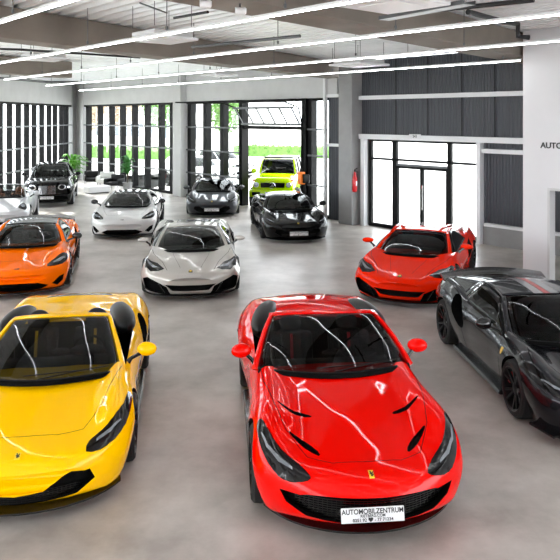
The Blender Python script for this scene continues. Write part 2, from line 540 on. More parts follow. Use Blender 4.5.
# ---------------------------------------------------------------- details
def prancing_horse(sc):
    pts = [(-.10,-.5),(-.02,-.42),(.0,-.2),(.08,-.12),(.22,-.2),(.3,-.38),(.38,-.36),(.32,-.12),(.2,.02),(.12,.12),(.22,.2),(.36,.12),(.4,.18),(.26,.32),
           (.14,.34),(.16,.44),(.08,.5),(-.02,.42),(-.14,.36),(-.12,.28),(-.02,.26),(-.06,.1),(-.2,.1),(-.28,.0),(-.22,-.04),(-.12,.0),(-.1,-.1),(-.18,-.24),(-.22,-.44)]
    return [(x*sc, z*sc) for x, z in pts]
def flat_prism(poly, y0, y1):
    bm = bmesh.new(); a = [bm.verts.new((x, y0, z)) for x, z in poly]; b = [bm.verts.new((x, y1, z)) for x, z in poly]
    n = len(a); bm.faces.new(a); bm.faces.new(b[::-1])
    for i in range(n): bm.faces.new([a[i], b[i], b[(i+1) % n], a[(i+1) % n]])
    bmesh.ops.triangulate(bm, faces=[f for f in bm.faces if len(f.verts) > 4])
    return bm
def mirror_part(root, S, pm):
    y, z, xb, xt = S['mirror'][:4]; rr = S.get('mirror_r', (.115, .08, .078)); mm = S.get('mirrormat', pm)
    for sx in (1, -1):
        bm = bmesh.new(); R = Matrix.Rotation(sx*-.15, 3, 'Z')
        ellipsoid(bm, (sx*xt, y, z), rr, 18, 12, rot=R)
        for v in bm.verts:                        # flat rear where the glass sits
            if v.co.y > y+.025: v.co.y = y+.025+(v.co.y-y-.025)*.15
        mc = finish('mirror_cap', bm, mm); mc.parent = root
        bm = bmesh.new()
        tube(bm, [(sx*xb, y-.06, z-.12), (sx*(xb+.04), y-.05, z-.08), (sx*(xt-.05), y-.01, z-.035)], .02, 8, radii=[.035, .022, .022])
        o = finish('mirror_arm', bm, S.get('mirrorarm', M['gblack'])); o.parent = mc
        bm = bmesh.new()
        rows = [[(sx*xt+math.cos(a)*rr[0]*.85*q, y+.034, z+math.sin(a)*rr[2]*.85*q) for q in (.02, 1)] for a in fr(0, 2*PI, 16)]
        grid(bm, rows); o = finish('mirror_glass', bm, M['chrome']); o.parent = mc
def make_car(name, label, loc, yaw, S, pm, group=None):
    L = S['rows'][-1][0]; c = S['c'] = L/2
    root = empty(name, loc, yaw, label, 'car', group)
    bm = body_bmesh(S)
    bvh = BVHTree.FromBMesh(bm)
    me = bpy.data.meshes.new('body'); bm.to_mesh(me); bm.free()
    body = new_obj('body', me, None, [pm])
    cutters = []
    def mirr(k): return (False, True) if k else (False,)
    for (ax, poly, dep, mir) in S.get('cuts', []):
        for m in mirr(mir): cutters.append((patch_bm(bvh, ax, poly, .3, dep, .06, m), M['matte']))
    for (y, r, w, xo) in S['axles']:
        for sx in (1, -1):
            b = bmesh.new()
            a0, a1 = sorted((sx*(xo-w-.07), sx*(xo+.3)))
            lathe(b, [(a0, r+.035), (a1, r+.035)], 48, origin=(0, y, r))
            bmesh.ops.recalc_face_normals(b, faces=b.faces); cutters.append((b, M['matte']))
    if S.get('cavity'):
        y0, y1, w, zb = S['cavity']
        b = bmesh.new(); box(b, -w, w, y0, y1, zb, 2.5)
        for v in b.verts:
            if v.co.y < y0+.01 and not S['cabin'].get('open'): v.co.x *= .93
        bmesh.ops.recalc_face_normals(b, faces=b.faces); cutters.append((b, M['matte']))
    boolean(body, cutters); body.parent = root
    cab = build_cabin(root, S, pm) if S.get('cabin') else None
    if S.get('int'): interior(root, S)
    for it in S.get('patches', []):
        nm, ax, poly, off, mat, mir = it[:6]; inn = it[6] if len(it) > 6 else .012
        for m in mirr(mir):
            o = finish(nm, patch_bm(bvh, ax, poly, max(off, .007) if ax == 'T' and nm == 'headlight' else off, inn, .025, m), M[mat] if isinstance(mat, str) else mat, angle=50); o.parent = root
            for sub in (it[7] if len(it) > 7 else []):
                q = finish(sub[0], patch_bm(bvh, ax, sub[1], off+.007, .0, .03, m), M[sub[2]]); q.parent = o
    for (nm, ax, pts, w, mir) in S.get('lines', []):
        for m in mirr(mir):
            b = ribbon(bvh, ax, pts, w, m)
            if len(b.faces): o = finish(nm, b, M['matte']); o.parent = root
            else: b.free()
    for it in S.get('meshes', []):                # (name, fn(bm), mat)
        b = bmesh.new(); it[1](b)
        mt_ = M[it[2]] if isinstance(it[2], str) else it[2]
        if it[0] in SPLIT: split_finish(it[0], b, mt_, root)
        else: finish(it[0], b, mt_, root)
    if S.get('mirror'): mirror_part(root, S, pm)
    if S.get('plate'):
        px, py, pz, tilt = S['plate']
        T = Matrix.Translation((px, py, pz)) @ Matrix.Rotation(math.radians(-tilt), 4, 'X')
        b = bmesh.new(); box(b, -.26, .26, -.006, .006, -.056, .056, bev=.004); b.transform(T)
        pl = finish('licence_plate', b, M['plate']); pl.parent = root
        R = T @ Matrix.Translation((0, -.0075, 0)) @ Matrix.Rotation(PI/2, 4, 'X')
        text_mesh('AUTOMOBILZENTRUM', .052, M['ink'], 'plate_lettering', pl, R @ Matrix.Translation((0, .026, 0)), sx=.95)
        if S.get('plate_full'):
            text_mesh('RIETBERG.COM', .03, M['ink'], 'plate_lettering', pl, R @ Matrix.Translation((0, -.006, 0)), sx=1)
        text_mesh('0251 92 ♥ - 77 71234', .032, M['ink'], 'plate_lettering', pl, R @ Matrix.Translation((0, -.036, 0)), sx=1.1)
    # centre the car on its root
    for ch in root.children:
        if ch.name.startswith('wheel'): continue
        ch.location = (0, -c, 0)
    put_wheels(root, S)
    S['bvh'] = bvh
    return root
# ---------------------------------------------------------------- car specifications (y from the nose, metres)
import copy as _cp
def star(cx, cz, r, n=3):
    out = []
    for k in range(n*2):
        a = PI/2+k*PI/n; q = r if k % 2 == 0 else r*.14
        out.append((cx+math.cos(a)*q, cz+math.sin(a)*q))
    return out
SHIELD = [(-.5,.55),(.5,.55),(.5,-.05),(.3,-.4),(0,-.6),(-.3,-.4),(-.5,-.05)]
def sh(cx, cy, sx, sy, pts=SHIELD): return [(cx+x*sx, cy+y*sy) for x, y in pts]
RECT = [(-.5,-.5),(.5,-.5),(.5,.5),(-.5,.5)]

def front_splitter(W, z, y0=.0, dep=.25, SF=.45, th=.018):
    def f(bm):
        rows = []
        for u in fr(-1, 1, 28):
            x = u*W*.88
            y = y0+SF*(x/W)**2*.97+.14*abs(u)**6
            rows.append([(x, y-.02, z), (x, y-.02, z+th), (x*.95, y+dep, z+th+.03), (x*.95, y+dep, z)])
        V = grid(bm, rows)
        for r in (V[0], V[-1]): bm.faces.new(r)
        for i in range(len(V)-1): bm.faces.new([V[i][0], V[i][3], V[i+1][3], V[i+1][0]])
    return f
def fairing(x, y, z, rx, ry, rz_, yawd=10):
    def f(bm):
        for s in (1, -1):
            ellipsoid(bm, (s*x, y, z), (rx, ry, rz_), 18, 12, rot=Matrix.Rotation(math.radians(s*yawd), 3, 'Z'))
    return f
def side_skirt(W, y0, y1, z=.09, out=.03):
    def f(bm):
        for s in (1, -1):
            ys = fr(y0, y1, 8)
            rows = [[(s*(W-.12), y, z+.07), (s*(W+out-.02), y, z+.05), (s*(W+out), y, z+.02), (s*(W+out-.03), y, z), (s*(W-.12), y, z)] for y in ys]
            V = grid(bm, rows)
            bm.faces.new(V[0]); bm.faces.new(V[-1])
    return f
def bars(pts, w, h):
    def f(bm):
        for a, b in pts: obox(bm, a, b, w, h)
    return f
def tubes(lst):
    def f(bm):
        for pts, r in lst: tube(bm, pts, r, 8)
    return f

# ---- front-engined open grand tourer (red)
GT = dict(W=.985, SF=.5, SR=.22, sharp=0.05,
 rows=[ # y    zb   xl   xw   zw   xf   zf   xv   zv   zc
  (0.00, .36, .50, .60, .43, .56, .47, .38, .49, .50),
  (0.03, .29, .66, .78, .41, .72, .53, .44, .555, .57),
  (0.12, .22, .80, .90, .44, .78, .60, .48, .605, .625),
  (0.35, .15, .86, .955, .50, .82, .70, .50, .66, .675),
  (0.65, .12, .87, .980, .56, .82, .80, .52, .715, .735),
  (1.00, .12, .87, .985, .60, .80, .855, .54, .77, .80),
  (1.50, .12, .87, .955, .60, .78, .875, .56, .84, .87),
  (1.95, .12, .86, .925, .60, .80, .885, .62, .90, .92),
  (2.60, .12, .86, .925, .60, .82, .89, .64, .91, .92),
  (3.05, .12, .87, .975, .62, .83, .92, .62, .96, .98),
  (3.25, .13, .88, 1.0, .64, .83, .97, .60, 1.06, 1.11),
  (3.65, .14, .88, 1.02, .66, .84, 1.0, .58, 1.08, 1.13),
  (4.10, .18, .84, 1.0, .68, .82, .99, .55, 1.05, 1.09),
  (4.48, .28, .78, .95, .68, .77, .95, .50, .98, 1.0),
  (4.62, .36, .72, .84, .66, .68, .86, .46, .88, .90),
  (4.66, .45, .66, .78, .62, .62, .76, .42, .78, .79)],
 axles=[(.98, .345, .26, .965), (3.70, .352, .31, .975)], spokes=5, rim='rimblack',
 cavity=(1.90, 3.16, .84, .34),
 cabin=dict(open=True, ws=3, roof=4, nodes=[
  # y    x    z    crown bulge  yb   xb  zb
  (2.00, .90, .85, .06, .40, 2.05, .90, .86),
  (2.28, .82, 1.01, .06, .26, 2.3, .82, .87),
  (2.55, .735, 1.13, .055, .18, 2.6, .82, .88),
  (2.75, .66, 1.205, .05, .13, 2.8, .82, .88),
  (2.83, .65, 1.215, .05, .12, 2.9, .82, .88)], up=.94, sideglass=False),
 int=dict(dash=1.98, seat=2.92, stripe='redtrim', w=.66),
 mirror=(2.20, .98, .86, 1.01),
 plate=(-.02, -.012, .375, 14), plate_full=True,
 cuts=[('F', [(-.75,.45),(-.55,.46),(-.3,.43),(0,.415),(.3,.43),(.55,.46),(.75,.45),(.70,.36),(.54,.285),(.27,.25),(0,.24),(-.27,.25),(-.54,.285),(-.70,.36)], .10, False),
       ('T', smooth_poly([(.40,.93),(.56,1.0),(.70,1.12),(.66,1.12),(.52,1.04),(.41,.97)], 2), .03, True),
       ('T', smooth_poly([(.40,.40),(.52,.52),(.62,.66),(.62,.70),(.50,.60),(.40,.46)], 2), .035, True),
       ('S', smooth_poly([(1.42,.30),(1.55,.42),(1.72,.58),(1.66,.62),(1.5,.50),(1.38,.36)], 2), .06, True)],
 patches=[
  ('headlight', 'T', smooth_poly([(.50,.19),(.62,.22),(.76,.33),(.86,.50),(.905,.70),(.905,.86),(.865,.86),(.815,.67),(.72,.48),(.58,.32)], 3), .004, 'lamp', True, .012,
     [('led_strip', [(.64,.29),(.75,.39),(.84,.54),(.88,.70),(.87,.70),(.825,.55),(.735,.41),(.64,.31)], 'led')]),
  ('nose_badge', 'T', sh(0, .13, .04, .075, RECT), .004, 'badge', False, .005, [('badge_horse', [(x+.0, .13-z) for x, z in prancing_horse(.05)], 'ink')]),
  ],
 lines=[('bonnet_seam', 'T', [(.0,.27),(.3,.29),(.5,.40),(.66,.72),(.74,1.1),(.80,1.6),(.81,1.95)], .006, True),
        ('door_seam', 'S', [(1.85,.20),(1.80,.5),(1.86,.80)], .006, True), ('door_seam', 'S', [(2.98,.22),(3.05,.5),(3.02,.84)], .006, True)])
def horse_mesh(y, z, s): return lambda bm: (lambda b: (bm.from_mesh(b)))(_prism_mesh([(x, q+z) for x, q in prancing_horse(s)], y-.006, y))
def _prism_mesh(poly, y0, y1):
    b = flat_prism(poly, y0, y1); me = bpy.data.meshes.new('tmp'); b.to_mesh(me); b.free(); return me
def lattice(w, z0, z1, y, SF, W, n=20, m=6, t=.006):
    """grille mesh following the bow of the nose"""
    def f(bm):
        Y = lambda x: y+SF*(x/W)**2
        for i in range(m+1):
            z = z0+(z1-z0)*i/m
            tube(bm, [(x, Y(x), z) for x in fr(-w, w, 14)], t, 4)
        for i in range(n+1):
            x = -w+2*w*i/n; obox(bm, (x, Y(x), z0), (x, Y(x), z1), t, t)
    return f
GT['meshes'] = [('grille', lattice(.62, .25, .42, .095, .5, .985, 34, 9, .004), 'gblack'),
  ('grille_horse', horse_mesh(.03, .335, .085), 'chrome'),
  ('front_splitter', front_splitter(.985, .13, .15, .3, .48), 'carbon'), ('rear_fairing', fairing(.65, 3.42, .97, .165, .54, .19, 14), 'black'), ('side_skirt', side_skirt(.93, 1.45, 3.2), 'carbon')]

# ---- mid-engined supercar base
MIDROWS = [
  (0.00, .30, .46, .58, .37, .54, .43, .38, .455, .465),
  (0.03, .21, .64, .78, .35, .72, .50, .45, .525, .535),
  (0.15, .14, .80, .90, .40, .80, .57, .50, .57, .59),
  (0.40, .11, .86, .955, .48, .82, .67, .52, .62, .65),
  (0.70, .11, .86, .980, .54, .82, .765, .53, .68, .70),
  (1.05, .12, .86, .990, .58, .80, .83, .55, .745, .76),
  (1.40, .12, .86, .960, .58, .80, .835, .60, .80, .82),
  (1.90, .12, .86, .930, .58, .82, .84, .62, .85, .86),
  (2.70, .12, .86, .940, .60, .83, .86, .64, .88, .89),
  (3.10, .13, .88, .975, .62, .83, .91, .62, .90, .91),
  (3.55, .14, .88, .990, .66, .83, .965, .60, .91, .91),
  (3.95, .16, .86, .985, .68, .82, .97, .58, .92, .92),
  (4.35, .24, .80, .940, .68, .78, .94, .54, .93, .94),
  (4.53, .34, .74, .88, .66, .72, .88, .50, .90, .91),
  (4.58, .45, .68, .80, .60, .66, .78, .45, .80, .81)]
MIDCAB = dict(ws=2, roof=4, nodes=[
  (1.56, .83, .78, .06, .40, 1.56, .84, .78),
  (2.00, .71, 1.00, .06, .26, 2.05, .83, .84),
  (2.36, .59, 1.125, .055, .14, 2.4, .84, .86),
  (2.90, .56, 1.155, .045, .02, 2.9, .85, .87),
  (3.20, .57, 1.12, .04, .0, 3.25, .84, .88),
  (4.30, .66, .955, .01, .0, 4.3, .70, .9)], up=.93, ur=.74)
def MID(**k):
    d = dict(W=.985, SF=.42, SR=.22, sharp=.08, rows=MIDROWS, axles=[(1.12, .34, .255, .97), (3.77, .35, .31, .98)], spokes=5, rim='rimblack',
        cavity=(1.72, 3.05, .66, .34), cabin=_cp.deepcopy(MIDCAB), int=dict(dash=1.62, seat=2.66), mirror=(1.80, .92, .84, 1.05))
    d.update(k); return d
# generic Ferrari style nose: large mouth, L shaped lamps
FRONT = [(-.66,.30),(-.62,.40),(-.46,.40),(-.26,.30),(0,.275),(.26,.30),(.46,.40),(.62,.40),(.66,.30),(.5,.20),(.25,.165),(0,.16),(-.25,.165),(-.5,.20)]
LAMP = smooth_poly([(.58,.20),(.70,.25),(.82,.38),(.905,.58),(.935,.80),(.935,1.0),(.895,.99),(.87,.76),(.79,.56),(.70,.42),(.60,.31)], 2)
LAMPLED = [(.66,.30),(.78,.41),(.86,.56),(.855,.57),(.77,.44),(.66,.33)]
def ferrari_mid(**k):
    d = MID(cuts=[('F', FRONT, .10, False),
          ('S', smooth_poly([(2.86,.60),(3.0,.78),(3.22,.90),(3.38,.89),(3.36,.72),(3.16,.56),(2.95,.50)], 2), .16, True)],
        patches=[('headlight', 'T', LAMP, .004, 'lamp', True, .012, [('led_strip', LAMPLED, 'led')]),
                 ('nose_badge', 'T', sh(0, .12, .045, .07, RECT), .004, 'badge', False, .005, [('badge_horse', [(x, .12-z) for x, z in prancing_horse(.05)], 'ink')])],
        lines=[('bonnet_seam', 'T', [(.0,.36),(.3,.38),(.52,.48),(.66,.78),(.72,1.1),(.79,1.5)], .006, True),
               ('door_seam', 'S', [(1.62,.20),(1.58,.5),(1.64,.76)], .006, True), ('door_seam', 'S', [(2.85,.22),(2.95,.5),(2.90,.82)], .006, True)],
        meshes=[('grille', lattice(.56, .175, .265, .10, .42, .985, 30, 5, .004), 'gblack'),
                ('front_splitter', front_splitter(.985, .095, .06, .3, .42), 'carbon'), ('side_skirt', side_skirt(.93, 1.55, 3.3), 'carbon')])
    d.update(k); return d
# ---- Lamborghini style wedge
LROWS = [
  (0.00, .25, .34, .46, .32, .42, .42, .30, .47, .49),
  (0.05, .18, .62, .80, .32, .76, .50, .34, .53, .55),
  (0.20, .13, .86, .96, .38, .86, .58, .36, .58, .60),
  (0.50, .11, .90, 1.00, .48, .88, .68, .40, .655, .68),
  (0.95, .12, .90, 1.01, .56, .86, .79, .44, .75, .78),
  (1.30, .12, .90, .99, .56, .84, .82, .48, .82, .84),
  (1.90, .12, .88, .95, .56, .84, .83, .60, .86, .87),
  (2.80, .12, .88, .96, .58, .86, .86, .64, .88, .89),
  (3.30, .14, .90, 1.00, .62, .86, .93, .62, .92, .92),
  (3.80, .16, .90, 1.015, .66, .84, .98, .60, .94, .94),
  (4.40, .24, .84, .98, .68, .78, .97, .56, .95, .96),
  (4.72, .36, .78, .90, .66, .72, .90, .50, .92, .93),
  (4.78, .48, .72, .82, .60, .68, .80, .45, .82, .83)]
def LAMBO(lampn=0, **k):
    tri = [(.38,.15),(.52,.14),(.90,.20),(.94,.42),(.84,.46),(.46,.31)]
    d = dict(W=1.01, SF=.40, SR=.15, sharp=.75, rows=LROWS, axles=[(1.02, .345, .26, .99), (3.72, .355, .33, 1.005)], spokes=5, rim='rimblack',
      cavity=(1.50, 3.0, .64, .34),
      cabin=dict(ws=2, roof=4, nodes=[
        (1.36, .80, .76, .06, .30, 1.36, .83, .76),
        (1.85, .70, .97, .07, .20, 1.95, .86, .84),
        (2.34, .60, 1.095, .05, .08, 2.4, .87, .86),
        (2.80, .57, 1.12, .03, .0, 2.8, .86, .88),
        (3.15, .57, 1.08, .02, .0, 3.2, .86, .9),
        (4.35, .66, .97, .0, .0, 4.35, .70, .93)], up=.93, ur=.62, rearmat=M['gblack']),
      int=dict(dash=1.50, seat=2.6), mirror=(1.80, .93, .88, 1.04), mirror_r=(.125, .06, .055),
      cuts=[('F', tri, .14, True), ('F', [(-.36,.24),(0,.24),(.36,.24),(.44,.31),(.5,.35),(.2,.33),(-.2,.33),(-.5,.35),(-.44,.31)], .08, False),
            ('S', [(2.85,.60),(3.05,.78),(3.36,.86),(3.30,.62),(3.08,.46),(2.95,.46)], .16, True)],
      patches=[('headlight', 'T', [(.52,.34),(.62,.30),(.78,.34),(.90,.52),(.93,.84),(.80,.66),(.66,.56)], .004, 'lamp', True, .012,
                 [('led_strip', [(.60,.38),(.74,.42),(.83,.56),(.88,.70),(.81,.60),(.72,.48)], 'led')]),
               ('nose_badge', 'T', [(x, .16-(y-.16)) for x, y in sh(0, .16, .075, .09)], .004, 'ink', False, .005, [('badge_bull', sh(0, .16, .05, .055, [(-.5,-.3),(0,-.5),(.5,-.3),(.3,.4),(-.3,.4)]), 'badge')])],
      lines=[('bonnet_seam', 'T', [(.46,.28),(.56,.60),(.76,.95),(.82,1.25)], .008, True), ('bonnet_crease', 'T', [(.20,.30),(.34,.85),(.40,1.2)], .004, True),
             ('door_seam', 'S', [(1.50,.20),(1.45,.5),(1.50,.74)], .006, True)],
      meshes=[('front_splitter', front_splitter(1.0, .10, .10, .3, .40), 'carbon'), ('side_skirt', side_skirt(.95, 1.5, 3.25), 'carbon'),
              ('intake_vane', bars([((.50, .16, .17), (.62, .15, .36)), ((-.50, .16, .17), (-.62, .15, .36))], .05, .02), 'black')])
    d.update(k); return d
# ---- McLaren style
def MCL(**k):
    d = MID(W=1.01, sharp=.1, SF=.5,
      cuts=[('F', [(-.60,.22),(-.40,.30),(0,.30),(.40,.30),(.60,.22),(.45,.15),(0,.14),(-.45,.15)], .08, False),
            ('F', [(.66,.24),(.80,.36),(.88,.38),(.86,.26),(.76,.18)], .08, True),
            ('S', smooth_poly([(2.75,.50),(2.95,.72),(3.30,.88),(3.40,.84),(3.25,.64),(3.0,.44)], 2), .18, True)],
      patches=[('headlight', 'T', smooth_poly([(.56,.30),(.70,.33),(.84,.46),(.92,.66),(.93,.84),(.86,.78),(.72,.60),(.60,.45)], 2), .004, 'lamp', True, .012,
                 [('led_strip', [(.68,.40),(.80,.48),(.88,.64),(.86,.66),(.77,.54),(.67,.45)], 'led')]),
               ('nose_badge', 'T', smooth_poly([(-.05,.13),(.02,.105),(.06,.12),(.04,.15),(.01,.13)], 2), .004, 'ink', False, .004)],
      lines=[('bonnet_seam', 'T', [(.0,.50),(.3,.52),(.5,.62),(.62,.9),(.70,1.3)], .006, True), ('door_seam', 'S', [(1.62,.20),(1.58,.5),(1.64,.76)], .006, True)],
      meshes=[('front_splitter', front_splitter(1.0, .095, .07, .3, .5), 'carbon'), ('side_skirt', side_skirt(.95, 1.55, 3.3), 'carbon')])
    d.update(k); return d
# ---- open rear-engined sports car (911 style)
PROWS = [
  (0.00, .26, .46, .58, .36, .54, .46, .40, .50, .51),
  (0.04, .18, .66, .76, .38, .70, .55, .44, .56, .57),
  (0.20, .14, .78, .86, .46, .76, .66, .46, .62, .63),
  (0.50, .14, .82, .90, .52, .74, .78, .46, .69, .70),
  (0.95, .14, .84, .925, .58, .72, .84, .48, .76, .77),
  (1.50, .14, .84, .90, .60, .74, .86, .58, .85, .87),
  (2.40, .14, .84, .90, .62, .78, .88, .64, .90, .90),
  (3.00, .15, .86, .93, .64, .78, .92, .62, .96, .99),
  (3.50, .17, .86, .945, .66, .76, .92, .55, .94, .98),
  (4.10, .22, .80, .90, .62, .70, .82, .50, .84, .87),
  (4.42, .34, .70, .80, .56, .62, .70, .45, .72, .74),
  (4.46, .42, .62, .72, .50, .56, .60, .40, .62, .63)]
PORSCHE = dict(W=.94, SF=.42, SR=.25, sharp=0, rows=PROWS, axles=[(1.0, .335, .25, .91), (3.45, .345, .31, .94)], spokes=10, rim='rimsilver',
  cavity=(1.72, 2.95, .62, .34),
  cabin=dict(open=True, ws=3, roof=4, nodes=[
   (1.78, .70, .86, .04, .20, 1.8, .76, .86), (2.00, .65, 1.02, .05, .16, 2.0, .78, .88), (2.18, .60, 1.15, .04, .12, 2.2, .78, .88),
   (2.32, .56, 1.235, .04, .08, 2.4, .78, .88), (2.39, .55, 1.245, .04, .08, 2.4, .78, .88)], up=.94, sideglass=False, framemat=None),
  int=dict(dash=1.72, seat=2.62, leather='tan'), mirror=(1.95, .98, .80, 1.0),
  cuts=[('F', [(.46,.22),(.50,.32),(.76,.34),(.80,.24)], .06, True), ('F', [(-.4,.20),(-.4,.28),(.4,.28),(.4,.20)], .05, False)],
  patches=[('headlight', 'T', smooth_poly([(.60,.36),(.72,.33),(.81,.42),(.81,.56),(.73,.66),(.62,.60),(.57,.48)], 2), .006, 'lamp', True, .012,
      [('lamp_lens', smooth_poly([(.66,.43),(.72,.41),(.76,.47),(.73,.55),(.67,.55),(.64,.49)], 2), 'led')])],
  lines=[('bonnet_seam', 'T', [(.0,.30),(.3,.32),(.46,.44),(.54,.9),(.64,1.5)], .006, True), ('door_seam', 'S', [(1.6,.22),(1.6,.5),(1.66,.80)], .006, True), ('door_seam', 'S', [(2.7,.22),(2.78,.5),(2.74,.84)], .006, True)],
  meshes=[('front_splitter', front_splitter(.92, .12, .0, .25, .42), 'black')])
# ---- tall SUV
def SROW(y, zb, xl, xw, zw, xf, zf, xv, zv, zc): return (y, zb, xl, xw, zw, xf, zf, xv, zv, zc)
SUVROWS = [
  (0.00, .40, .60, .72, .50, .68, .66, .50, .82, .84),
  (0.04, .24, .76, .88, .50, .80, .80, .55, .96, .98),
  (0.20, .20, .88, .94, .60, .84, .92, .58, 1.02, 1.04),
  (0.60, .20, .90, .98, .70, .86, 1.0, .60, 1.06, 1.09),
  (1.20, .20, .90, .99, .72, .86, 1.04, .62, 1.10, 1.13),
  (1.70, .20, .90, .97, .72, .86, 1.06, .66, 1.12, 1.14),
  (3.00, .20, .90, .97, .72, .87, 1.06, .70, 1.10, 1.12),
  (4.00, .22, .90, 1.0, .76, .88, 1.08, .70, 1.12, 1.14),
  (4.80, .30, .86, .97, .76, .84, 1.04, .66, 1.08, 1.10),
  (5.05, .42, .78, .90, .74, .76, .96, .6, 1.0, 1.02),
  (5.12, .5, .7, .82, .7, .7, .86, .55, .9, .92)]
SUV = dict(W=.99, SF=.36, SR=.2, sharp=.2, rows=SUVROWS, axles=[(.95, .385, .27, .98), (3.95, .385, .28, .98)], spokes=10, rim='rimsilver',
  cabin=dict(ws=2, roof=4, nodes=[
   (1.80, .78, 1.06, .04, .20, 1.8, .82, 1.04), (2.15, .70, 1.34, .05, .14, 2.2, .86, 1.08), (2.55, .62, 1.52, .05, .08, 2.5, .88, 1.08),
   (3.2, .60, 1.58, .05, .0, 3.2, .88, 1.1), (4.2, .58, 1.54, .04, 0, 4.2, .86, 1.12), (4.9, .66, 1.12, .03, 0, 4.9, .72, 1.05)], up=.94, ur=.9, sg=(.1, 3.7), posts=(2.6,)),
  cavity=(1.98, 4.2, .68, .5), int=dict(dash=1.98, seat=2.95, z=.25),
  mirror=(2.2, 1.18, .9, 1.09), mirror_r=(.11, .07, .085),
  cuts=[('F', [(-.32,.52),(-.36,.86),(-.2,.90),(.2,.90),(.36,.86),(.32,.52)], .06, False), ('F', [(-.80,.30),(-.74,.44),(.74,.44),(.80,.30)], .06, False)],
  patches=[('headlight', 'F', [(.56+.15*math.cos(a), .80+.11*math.sin(a)) for a in fr(0, 2*PI, 16)[:-1]], .01, 'chrome', True, .02, [('lamp_lens', [(.56+.10*math.cos(a), .80+.075*math.sin(a)) for a in fr(0, 2*PI, 12)[:-1]], 'lamp')]),
           ('side_lamp', 'F', [(.80+.06*math.cos(a), .76+.06*math.sin(a)) for a in fr(0, 2*PI, 12)[:-1]], .01, 'chrome', True, .02)],
  lines=[('door_seam', 'S', [(1.75,.3),(1.7,.7),(1.78,1.0)], .008, True), ('door_seam', 'S', [(2.9,.3),(2.9,.7),(2.9,1.02)], .008, True)],
  meshes=[('grille', lattice(.32, .54, .86, .03, .36, .99, 22, 8, .005), 'chrome'),
          ('bumper_lip', front_splitter(.98, .19, .0, .25, .36, .03), 'black'), ('side_step', side_skirt(.95, 1.5, 3.4, .2, .03), 'black')])
# ---- boxy off-roader
GROWS = [
  (0.00, .55, .70, .76, .66, .76, .84, .60, 1.12, 1.13),
  (0.03, .50, .76, .80, .66, .80, .90, .62, 1.20, 1.21),
  (0.10, .46, .80, .82, .70, .80, .96, .64, 1.24, 1.25),
  (0.80, .44, .80, .82, .74, .80, 1.02, .66, 1.26, 1.28),
  (1.55, .44, .80, .82, .74, .81, 1.06, .68, 1.29, 1.31),
  (4.00, .44, .80, .83, .74, .82, 1.08, .70, 1.30, 1.31),
  (4.45, .46, .80, .82, .76, .81, 1.08, .70, 1.28, 1.29),
  (4.50, .6, .76, .78, .76, .76, 1.0, .66, 1.2, 1.2)]
def g_flares(bm):
    for s in (1, -1):
        for yc in (.86, 3.70):
            rows = []
            for a in fr(-.15, PI+.15, 18):
                cy, cz = math.cos(a), math.sin(a)
                rows.append([(s*.80, yc+cy*.50, .46+cz*.50), (s*1.02, yc+cy*.50, .46+cz*.49), (s*1.04, yc+cy*.47, .46+cz*.46), (s*1.03, yc+cy*.44, .46+cz*.44), (s*.80, yc+cy*.44, .46+cz*.44)])
            V = grid(bm, rows); bm.faces.new(V[0]); bm.faces.new(V[-1])
def g_lamps(bm):
    for s in (1, -1): lathe(bm, [(-.035, .001), (-.035, .10), (.02, .115), (.08, .115)], 24, axis='Y', origin=(s*.63, 0, .98))
def g_lens(bm):
    for s in (1, -1): lathe(bm, [(-.045, .001), (-.04, .085), (.0, .085)], 24, axis='Y', origin=(s*.63, 0, .98))
def g_ind(bm):
    for s in (1, -1): box(bm, s*.74-.07, s*.74+.07, .12, .32, 1.10, 1.17, bev=.02)
def g_bumper(bm): box(bm, -.90, .90, -.14, .2, .52, .78, bev=.03)
def g_rack(bm):
    box(bm, -.60, .60, 1.98, 2.10, 1.885, 1.95, bev=.02)
    for s in (1, -1): box(bm, s*.64-.02, s*.64+.02, 1.9, 4.2, 1.88, 1.91)
def g_star(bm):
    m = _prism_mesh(star(0, .95, .10), -.075, -.055); bm.from_mesh(m)
    tube(bm, [(math.cos(a)*.11, -.065, .95+math.sin(a)*.11) for a in fr(0, 2*PI, 24)], .012, 6, cap=False)
def g_holes(bm):
    for s in (1, -1): box(bm, s*.62-.16, s*.62+.16, -.15, -.13, .57, .71, bev=.008)
    box(bm, -.38, .38, -.15, -.13, .545, .60, bev=.008)
GW = dict(W=.82, SF=.05, SR=.02, sharp=.9, rows=GROWS, axles=[(.86, .40, .30, 1.0), (3.70, .40, .30, 1.0)], spokes=7, rim='rimblack',
  cabin=dict(ws=1, roof=2, nodes=[
    (1.58, .76, 1.27, .0, .04, 1.58, .80, 1.27), (1.92, .66, 1.86, .015, .03, 1.60, .80, 1.27),
    (4.30, .64, 1.87, .015, 0, 4.40, .80, 1.27), (4.45, .70, 1.30, .0, 0, 4.45, .76, 1.27)], up=.93, ur=.88, sg=(1.02, 1.97), posts=(1.35, 1.68)),
  cavity=(1.65, 4.3, .7, .7), int=dict(dash=1.62, seat=2.5, z=.42),
  mirror=(1.75, 1.38, .80, 1.0), mirror_r=(.11, .06, .10),
  plate=(0, -.16, .66, 0),
  cuts=[('F', [(-.46,.86),(-.48,1.06),(.48,1.06),(.46,.86)], .05, False)],
  lines=[('door_seam', 'S', [(1.6,.5),(1.6,1.25)], .01, True), ('door_seam', 'S', [(2.55,.5),(2.55,1.25)], .01, True), ('bonnet_seam', 'T', [(.62,.08),(.64,1.5)], .01, True)],
  meshes=[('wheel_flare', g_flares, 'carbon'), ('headlight', g_lamps, 'chrome'), ('lamp_lens', g_lens, 'led'), ('indicator_lamp', g_ind, 'tan'),
          ('roof_lamp_bar', g_rack, 'black'), ('grille_star', g_star, 'chrome'), ('bumper_intake', g_holes, 'matte'),
          ('grille', bars([((-.46, -.01, z), (.46, -.01, z)) for z in (.90, .95, 1.0, 1.04)], .03, .018), 'gblack')])
